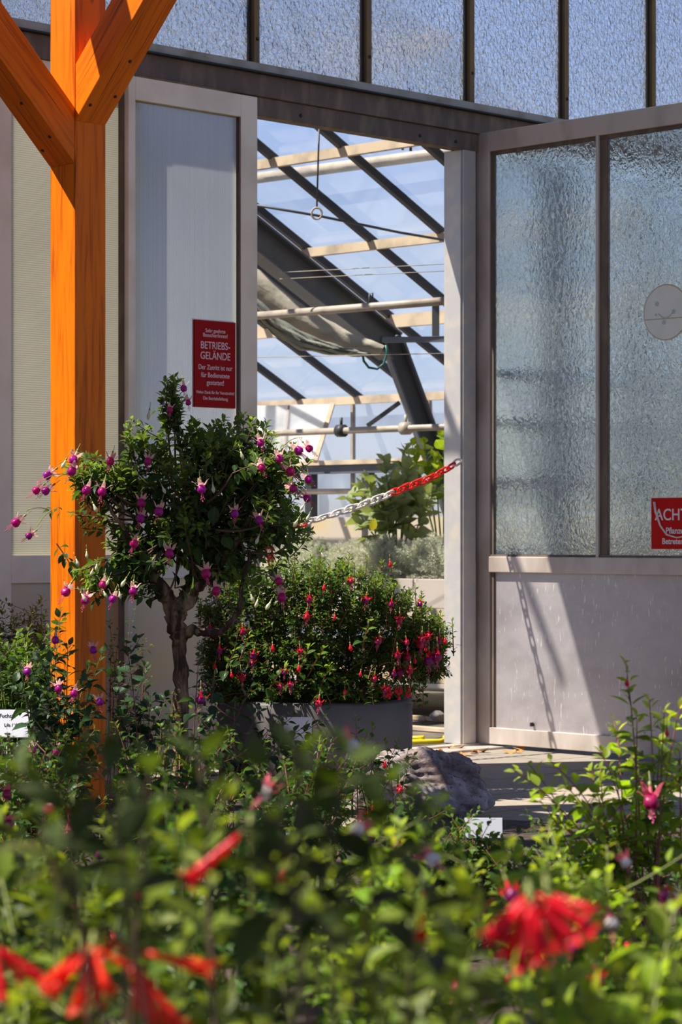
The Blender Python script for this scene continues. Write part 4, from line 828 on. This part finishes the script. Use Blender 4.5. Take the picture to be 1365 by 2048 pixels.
for i in range(26):
    a = 2*math.pi*i/26; S = Vector((pc.x+.2*math.cos(a), DP+.2*math.sin(a), rz-.04)); T = ctr+Vector((.32*math.cos(a), .32*math.sin(a), random.uniform(.05, .35))); tw.tube(bez(S, (S+T)/2+ZZ*.1, T, 5), [.006, .005, .005, .004, .003, .002], 5, cap=False)
for (a, b) in ((620, 1292), (650, 1295), (575, 1330), (660, 1330), (470, 1300), (740, 1240), (500, 1270)):   # larger forward shoots
    T = P(a, b, DP-.55); S = T+Vector((random.uniform(-.1, -.02), .12, -.13)); pts = bez(S, (S+T)/2+ZZ*.01, T, 4); tw.tube(pts, [.003, .003, .0025, .002, .0015], 5, cap=False); dress(fo, pts, .060, .17, .05, .95, wid=.58, droop=.5)
for (a, b) in ((700, 1105), (765, 1120), (785, 1128), (735, 1112), (845, 1182), (882, 1225), (905, 1240), (830, 1165), (640, 1095), (590, 1105)):
    T = P(a, b, DP-.1); S = T+Vector((random.uniform(-.03, .01), .02, -.16)); pts = bez(S, (S+T)/2, T, 4); tw.tube(pts, [.003, .003, .0025, .002, .0015], 5, cap=False); dress(fo, pts, .038, .16, .03, .8, wid=.52)
fo.build('foliage', M['leaf_bush'], pot); tw.build('stems', M['stem_r'], pot)
BF = [(670, 1232), (615, 1222), (620, 1190), (780, 1124), (700, 1155), (840, 1200), (852, 1295), (865, 1310), (880, 1272), (890, 1278), (845, 1268), (858, 1262), (868, 1300), (812, 1278), (795, 1300), (723, 1345), (751, 1350), (440, 1290), (432, 1328), (502, 1318), (570, 1336), (598, 1332), (485, 1253), (510, 1300), (462, 1346), (482, 1345), (560, 1366), (402, 1368), (580, 1362), (640, 1395), (830, 1318), (822, 1330), (790, 1340), (700, 1290), (760, 1270), (735, 1190), (650, 1170), (800, 1230), (600, 1296), (545, 1290), (420, 1250), (785, 1200), (690, 1380), (770, 1372)]
for i, (a, b) in enumerate(BF):
    half = .50*math.sqrt(max(.05, 1-((a-650)/262)**2)); k_ = 'scarlet' if i % 3 else 'redbud'
    put_flower(k_, pot, P(a, b-8, DP-half-.04), (random.uniform(-.15, .15), -.1, -1), random.uniform(.75, 1.0))
for i in range(22): put_flower('redbud', pot, P(random.uniform(770, 822), random.uniform(1365, 1388), DP-.40), (random.uniform(-.3, .3), -.2, -1), .75)
for (a, b, k_, s_) in ((858, 1290, 'scarlet', 1.5), (842, 1262, 'scarlet', 1.3), (875, 1285, 'scarlet', 1.4), (800, 1320, 'scarlet', 1.2), (815, 1290, 'scarlet', 1.2)): put_flower(k_, pot, P(a, b, DP-.33), (0, -.1, -1), s_)

# ------------------------------------------------------------------ silver cushion plants and broad-leaved plants on the bench
def cushion(px, d, r):
    base_ = Vector(((px-682.5)/F*d, d, .761)); t = thing('cushion_bush', 'silver-grey cushion plant in the front row right beside the door jamb', 'plant', base_, 'silver cushion plants on the bench')
    MB().lathe(base_, [(.0, 0), (.06, 0), (.075, .09), (.07, .09), (.0, .085)], 20).build('pot', M['black'], t)
    f2 = Foliage(); tw2 = MB()
    for _ in range(270):
        a = random.uniform(0, 6.28); el = random.random()**.7*1.9-.25; dr_ = Vector((math.cos(a)*math.sin(el), math.sin(a)*math.sin(el), math.cos(el)))
        S = base_+ZZ*.10; T = S+Vector((dr_.x*r, dr_.y*r, dr_.z*r*.95+.03))*random.uniform(.75, 1.05); pts = bez(S, (S+T)/2+ZZ*.03, T, 3); tw2.tube(pts, [.0018, .0015, .0012, .001], 3, cap=False)
        dress(f2, pts, .020, .11, .009, .5, wid=.22, droop=.2, jitter=.9, whorl=3)
    f2.build('foliage', M['silver'], t); tw2.build('stems', M['silver'], t); return t
protoc = None
CL = ['silver-grey cushion plant second from the door jamb in the front row', 'silver-grey cushion plant third from the door jamb in the front row', 'silver-grey cushion plant below the white chain links, front row', 'silver-grey cushion plant leftmost in the front row beside the little tree', 'silver-grey cushion plant half hidden in the second row nearest the jamb', 'silver-grey cushion plant half hidden in the second row below the yellow marker', 'silver-grey cushion plant half hidden behind the white chain links', 'silver-grey cushion plant at the far left end of the bench row']
spots = [(900, 15.35, .0), (836, 15.55, 1.3), (770, 15.75, 2.6), (705, 15.95, 3.7), (648, 16.15, 5.0), (868, 15.95, .7), (800, 16.15, 2.0), (735, 16.4, 4.2), (610, 16.4, 1.9)]
def copy_tree(o_, parent=None):
    c_ = o_.copy(); C.objects.link(c_); c_.parent = parent
    for ch_ in list(o_.children): copy_tree(ch_, c_)
    return c_
for i, (px, d, rz_) in enumerate(spots):
    if i == 0: protoc = cushion(px, d, .255); continue
    c_ = copy_tree(protoc); c_['label'] = CL[i-1]; c_.location = ((px-682.5)/F*d, d, .761); c_.rotation_euler = (0, 0, rz_); LOC[c_.name] = c_.location.copy(); c_.scale = (1, 1, random.uniform(.9, 1.05))
def broad(px, d, label, tops, mat='broad', n=9, L_=.2, bz=.761):
    base_ = Vector(((px-682.5)/F*d, d, bz)); t = thing('broad_leaf_plant', label, 'plant', base_)
    MB().lathe(base_, [(.0, 0), (.08, 0), (.11, .16), (.104, .16), (.0, .15)], 20).build('pot', M['black'], t)
    f2 = Foliage(); tw2 = MB()
    for (a, b, c) in tops:
        T = P(a, b, d+c); pts = bez(base_+ZZ*.12+rv(.02), (base_+T)/2+ZZ*.05, T, 6); tw2.tube(pts, [.009, .008, .007, .006, .005, .004, .003], 6, cap=False)
        dress(f2, pts, L_, .34, .085, .5, wid=.74, droop=.6, jitter=.5, curl=1.0, size_tip=.35)
    f2.build('foliage', M[mat], t); tw2.build('stems', M['stem_g'], t)
broad(800, 16.3, 'grey-green broad-leaved plant beside the chain on the bench', [(735, 960, 0), (770, 925, -.1), (810, 900, .1), (700, 1000, .1), (790, 960, -.2), (840, 950, 0), (745, 1000, -.2), (860, 990, -.15), (765, 985, -.25), (720, 975, .1), (820, 930, -.1)], L_=.27)
broad(885, 16.6, 'tall yellow-green leafy plant behind the chain next to the door jamb', [(890, 862, 0), (850, 885, .1), (915, 900, -.1), (870, 915, -.1), (825, 890, 0), (930, 870, .1)], mat='leaf_lime', L_=.21)
yl = thing('yellow_marker', 'small bright yellow leaf-shaped marker above the silver plants', 'marker', P(744, 1052, 15.2)); f2 = Foliage(); f2.leaf(P(744, 1062, 15.2), (.25, 0, 1), (0, -1, .1), .085, .05, .5, .1, .1); f2.build('leaf', M['lime2'], yl)

# ------------------------------------------------------------------ shrubs in the bed and the foreground
def shrub(name, label, base_, tips, leaf, span, gap, mat, stem, yr=.7, wid=.52, droop=.6, jit=.4, rad=.004, side=0, spread=.05, curl=0.0, tipyoung=0):
    t = thing(name, label, 'plant', base_); f2 = Foliage(); tw2 = MB()
    for T in tips:
        S = Vector(base_)+Vector((random.gauss(0, spread), random.gauss(0, spread), 0)); mid_ = Vector((S.x*.55+T.x*.45, S.y*.55+T.y*.45, S.z*.25+T.z*.75))
        pts = bez(S, mid_, T, 9); tw2.tube(pts, [rad*(1-.075*i) for i in range(10)], 5, cap=False)
        dress(f2, pts, leaf, span, gap, yr, wid=wid, droop=droop, jitter=jit, curl=curl)
        for _ in range(side):
            k_ = random.randint(4, 8); q = pts[k_]; T2 = q+Vector((random.gauss(0, .06), random.gauss(0, .06), random.uniform(.02, .10))); ps = bez(q, (q+T2)/2-ZZ*.01, T2, 3); tw2.tube(ps, [rad*.5, rad*.45, rad*.4, rad*.3], 4, cap=False)
            dress(f2, ps, leaf*.85, .1, gap*.9, yr, wid=wid, droop=droop, jitter=jit, curl=curl)
    f2.build('foliage', M[mat], t); tw2.build('stems', M[stem], t); return t
def tips(n_, x0, x1, ytop, ybot, d0_, d1_, pw=1.0):
    r = []
    for _ in range(n_):
        a = random.uniform(x0, x1); yt = ytop(a) if callable(ytop) else ytop; r.append(P(a, yt+(ybot-yt)*random.random()**pw, random.uniform(d0_, d1_)))
    return r
def gb(px, d): return Vector(((px-682.5)/F*d, d, .03))
# fine-leaved shrubs against the wall, left
s1_ = shrub('fine_leaved_fuchsia', 'fine-leaved wispy fuchsia against the wall at the left edge', gb(30, 10.25), tips(44, -40, 96, 1185, 1330, 10.0, 10.45), .042, .30, .026, 'leaf_near', 'stem_r', .5, wid=.34, droop=.4, rad=.0022, side=1)
s2_ = shrub('fine_leaved_fuchsia', 'sparse fine-leaved fuchsia right of the post, against the metal panel', gb(240, 10.25), tips(14, 205, 300, 1210, 1400, 10.1, 10.4), .030, .30, .03, 'leaf_bush', 'stem_r', .4, wid=.36, rad=.0025, side=1)
# mid bed, sharp dark plants around the post base
a_ = shrub('bed_fuchsia', 'dark leafy fuchsia with lilac flowers in front of the post base', gb(120, 8.9), [P(x, y, 8.75+random.uniform(-.15, .15)) for x, y in ((122, 1220), (136, 1290), (208, 1300), (60, 1320), (30, 1290), (90, 1350), (160, 1370), (180, 1330), (110, 1400), (40, 1380), (150, 1420), (200, 1400), (75, 1290), (15, 1340), (130, 1350), (170, 1440), (60, 1430))], .068, .40, .055, 'leaf_dark', 'stem_g', .4, wid=.58, droop=.6, rad=.0035, side=1)
for (x, y) in ((112, 1258), (112, 1355), (185, 1278), (155, 1365), (195, 1382), (55, 1320), (115, 1480), (60, 1478)): put_flower('blush', a_, P(x, y, 8.62), (random.uniform(-.3, .3), -.3, -1), .9)
b_2 = shrub('bed_fuchsia', 'dark broad-leaved fuchsia between the post and the little tree trunk', gb(275, 8.9), [P(x, y, 8.8+random.uniform(-.15, .15)) for x, y in ((252, 1285), (290, 1330), (300, 1390), (225, 1340), (330, 1400), (270, 1420), (350, 1430), (310, 1440), (240, 1430))], .075, .34, .06, 'leaf_dark', 'stem_r', .3, wid=.60, rad=.0035, side=1)
b_3 = shrub('bed_fuchsia', 'leafy fuchsia with scarlet flowers right of the little tree trunk', gb(440, 8.9), [P(x, y, 8.85+random.uniform(-.2, .2)) for x, y in ((400, 1300), (430, 1350), (470, 1400), (395, 1400), (520, 1420), (450, 1440), (560, 1440), (500, 1380), (420, 1430), (590, 1430), (615, 1450), (640, 1470), (545, 1470), (650, 1440))], .062, .34, .055, 'leaf_dark', 'stem_r', .4, wid=.55, rad=.0035, side=1)
put_flower('scarlet', b_3, P(402, 1372, 8.6), (0, -.1, -1), 1.1)
b_4 = shrub('bed_fuchsia', 'small bright-green fuchsia in front of the pot and boulder', gb(740, 9.2), [P(x, y, 9.2+random.uniform(-.15, .15)) for x, y in ((712, 1432), (745, 1450), (770, 1480), (700, 1480), (800, 1500), (830, 1512), (735, 1500), (680, 1460), (790, 1545), (760, 1530), (812, 1565))], .045, .26, .04, 'leaf_bush', 'stem_r', .6, wid=.50, rad=.0028, side=1)
put_flower('scarlet', b_4, P(800, 1560, 9.0), (0, -.1, -1), .9); put_flower('redbud', b_4, P(770, 1515, 9.0), (0, -.1, -1), .9)
# low carpet of small-leaved plants, mid distance
b_5 = shrub('bed_fuchsia', 'low small-leaved fuchsia with magenta flowers at the left edge of the bed', gb(60, 7.4), tips(80, -60, 230, 1450, 1720, 7.0, 7.9), .045, .34, .040, 'leaf_bush', 'stem_r', .45, rad=.003, side=1)
for (x, y) in ((20, 1620), (60, 1725), (40, 1765), (95, 1850), (135, 1640), (90, 1590), (200, 1680), (15, 1560)): put_flower('pink', b_5, P(x, y, 6.85), (0, -.2, -1), .9)
b_6 = shrub('bed_fuchsia', 'low small-leaved fuchsia below the little tree, half lit', gb(330, 7.4), tips(80, 210, 470, 1440, 1730, 7.0, 7.9), .045, .34, .040, 'leaf_bush', 'stem_r', .55, rad=.003, side=1)
b_7 = shrub('bed_fuchsia', 'low bright-tipped fuchsia filling the bed below the pot', gb(600, 7.4), tips(80, 450, 740, 1465, 1750, 7.0, 7.9), .045, .34, .040, 'leaf_bush', 'stem_r', .6, rad=.003, side=1)
b_8 = shrub('bed_fuchsia', 'low fuchsia below the boulder, reaching the paving edge', gb(860, 7.0), tips(70, 730, 960, lambda a: 1570+max(0, a-830)*.75, 1850, 6.6, 7.3), .045, .32, .040, 'leaf_bush', 'stem_r', .5, rad=.003, side=1)
for (x, y) in ((745, 1600), (790, 1660)): put_flower('scarlet', b_8, P(x, y, 6.4), (0, -.2, -1), 1.0)
b_9 = shrub('bed_fuchsia', 'low fuchsia spreading over the paving edge right of the boulder', gb(1120, 6.6), tips(90, 960, 1400, lambda a: 1720-max(0, a-1000)*.45, 1900, 6.2, 6.9), .048, .32, .042, 'leaf_bush', 'stem_r', .5, rad=.003, side=1)
b_10 = shrub('bed_fuchsia', 'small leafy sprigs hiding the foot of the paving-edge label', gb(960, 6.9), tips(26, 890, 1030, 1662, 1740, 6.75, 6.95), .045, .22, .045, 'leaf_bush', 'stem_r', .5, rad=.003, side=1)
b_11 = shrub('bed_fuchsia', 'mid-green leafy fuchsia around the printed label at the left edge', gb(20, 9.4), tips(34, -40, 110, 1250, 1420, 9.3, 9.75), .055, .3, .045, 'leaf_bush', 'stem_g', .55, rad=.003, side=1)
# right-hand plant, tall with bright leaves
rt_ = shrub('tall_fuchsia', 'tall bright-green fuchsia with red stems at the right edge', gb(1300, 6.0), [P(x, y, 6.0+random.uniform(-.2, .2)) for x, y in ((1252, 1322), (1300, 1400), (1330, 1420), (1365, 1400), (1275, 1430), (1235, 1460), (1200, 1500), (1320, 1480), (1360, 1500), (1180, 1540), (1100, 1520), (1060, 1530), (1130, 1570), (1230, 1540), (1290, 1540), (1350, 1560), (1080, 1600), (1160, 1610), (1390, 1450), (1260, 1500), (1330, 1600), (1200, 1600), (1280, 1620), (1030, 1540), (1240, 1640), (1110, 1640), (1350, 1650))], .062, .34, .046, 'leaf_lime', 'stem_r', .55, wid=.54, rad=.0034, side=1)
for (x, y, k_) in ((1300, 1560, 'pink'), (1335, 1450, 'redbud'), (1255, 1350, 'redbud')): put_flower(k_, rt_, P(x, y, 5.7), (0, -.5, -.8) if k_ == 'pink' else (0, 0, -1), 1.25 if k_ == 'pink' else .6)
# blurred middle row
NR = [('broad-leaved coral fuchsia, blurred, at the left edge of the middle row', 60, 3.9, -120, 260, 1520), ('blurred leafy fuchsia with a pink and white flower in the middle row', 420, 4.1, 240, 620, 1500), ('blurred lime-tipped fuchsia below the boulder in the middle row', 780, 4.0, 560, 960, 1600), ('blurred yellow-green fuchsia at the right in the middle row', 1200, 3.9, 960, 1460, 1640)]
mids = []
for i, (lb, bx, d, x0, x1, yt) in enumerate(NR):
    mids.append(shrub('broad_leaved_fuchsia', lb, gb(bx, d+.1), tips(58, x0, x1, yt+40, 2080, d-.45, d+.4), .052, .26, .045, ['leaf_near', 'leaf_bush', 'leaf_lime', 'leaf_lime'][i], 'stem_g', .6, wid=.52, rad=.003, side=1))
for mi_, pts_ in ((0, ((95, 1580), (145, 1605))), (1, ((556, 1555), (680, 1460))), (2, ((745, 1630), (835, 1690))), (3, ((1350, 1780),))):
    for (x, y) in pts_: put_flower(['scarlet', 'pinkwhite', 'pinkwhite', 'scarlet'][mi_], mids[mi_], P(x, y, 3.5), (random.uniform(-.8, .8), -.5, -.6), .72)
for j in range(26):
    x = random.uniform(20, 1340); i_ = min(3, int(x/342)); put_flower(random.choice(['redbud', 'scarlet', 'scarlet', 'pinkwhite']), mids[i_], P(x, random.uniform(1600+(120 if 880 < x < 1120 else 0), 1960), 3.6+random.uniform(-.3, .3)), (random.uniform(-.6, .6), -.4, -.8), random.uniform(.5, .7))
# nearest row: triphylla types with long tubes
NF = [('nearest coral trumpet fuchsia with flower clusters at the lower left', 150, 2.5, -60, 330, 1640), ('nearest dark-leaved fuchsia at the bottom centre, with one crimson trumpet', 500, 2.55, 300, 720, 1560), ('nearest olive-leaved fuchsia at the lower right of centre', 850, 2.5, 680, 1040, 1720), ('nearest crimson trumpet fuchsia at the lower right corner', 1180, 2.55, 1000, 1420, 1760)]
near = []
for i, (lb, bx, d, x0, x1, yt) in enumerate(NF):
    near.append(shrub('trumpet_fuchsia', lb, gb(bx, d+.1), tips(16, x0, x1, yt, 2120, d-.3, d+.45), .078, .22, .066, ['leaf_near', 'leaf_near', 'leaf_near', 'leaf_lime'][i], 'stem_g', .5, wid=.46, droop=.7, rad=.0035, side=1, curl=.4))
# dark leaves rising over the bed, close to the lens
shrub('dark_leaved_fuchsia', 'dark olive broad-leaved fuchsia, much blurred, rising in front of the post base', gb(330, 2.15), [P(x, y, 2.1+random.uniform(-.15, .15)) for x, y in ((40, 1540), (120, 1500), (200, 1490), (300, 1540), (400, 1510), (250, 1600), (90, 1650))], .080, .13, .05, 'leaf_olive', 'stem_b', .25, wid=.50, droop=.8, rad=.003)
shrub('dark_leaved_fuchsia', 'dark olive broad-leaved fuchsia, much blurred, rising in front of the grey pot', gb(720, 2.15), [P(x, y, 2.1+random.uniform(-.15, .15)) for x, y in ((520, 1530), (600, 1500), (690, 1510), (640, 1590), (790, 1560), (850, 1630), (560, 1620))], .080, .13, .05, 'leaf_olive', 'stem_b', .25, wid=.50, droop=.8, rad=.003)
def cluster(parent, c, kind, offs, d, k_=1.0):
    m2 = MB(); top_ = P(c[0], c[1]-60, d+.02); m2.tube(bez(top_+Vector((0, .1, -.18)), top_+Vector((0, .05, .02)), P(c[0], c[1], d), 5), .0022, 5); m2.build('flower_stalk', M['stem_g'], parent)
    for (dx, dy, L_) in offs:
        put_flower(kind, parent, P(c[0]+dx*.2*k_, c[1]+dy*.2*k_+random.uniform(-12, 12), d+random.uniform(-.02, .02)), (dx+random.uniform(-12, 12), random.uniform(-60, 40), -dy), L_*k_*random.uniform(.85, 1.05))
cluster(near[0], (185, 1885), 'trumpet', [(-90, 100, 1.15), (-40, 120, 1.1), (5, 120, 1.05), (30, 70, 1.0), (-60, 60, 1.1), (-15, 90, 1.1), (60, 40, .8)], 2.15, .76)
cluster(near[0], (262, 1905), 'trumpet', [(150, 40, 1.2), (90, 120, 1.2), (40, 130, 1.1), (20, 90, 1.0), (-20, -20, .6)], 2.12, .82)
cluster(near[0], (-15, 1880), 'trumpet_red', [(90, 70, 1.2), (60, 90, 1.0), (40, 100, 1.0)], 2.2, .7)
cluster(near[1], (500, 1655), 'trumpet_red', [(-110, 100, 1.15), (-90, 105, .6)], 2.25)
cluster(near[2], (850, 1770), 'trumpet', [(-15, 90, 1.0), (15, 70, .7)], 2.6)
cluster(near[3], (1060, 1790), 'trumpet_red', [(-80, 80, 1.2), (-60, 110, 1.2), (-30, 120, 1.25), (0, 120, 1.2), (30, 110, 1.2), (60, 100, 1.2), (100, 90, 1.2), (110, 60, 1.2), (-10, 140, 1.3), (45, 60, 1.2), (-40, 60, 1.1)], 2.15, .66)
cluster(near[3], (1095, 1775), 'trumpet_red', [(80, 70, 1.3), (100, 100, 1.2), (60, 120, 1.2), (20, 120, 1.2), (110, 40, 1.1)], 2.2, .66)
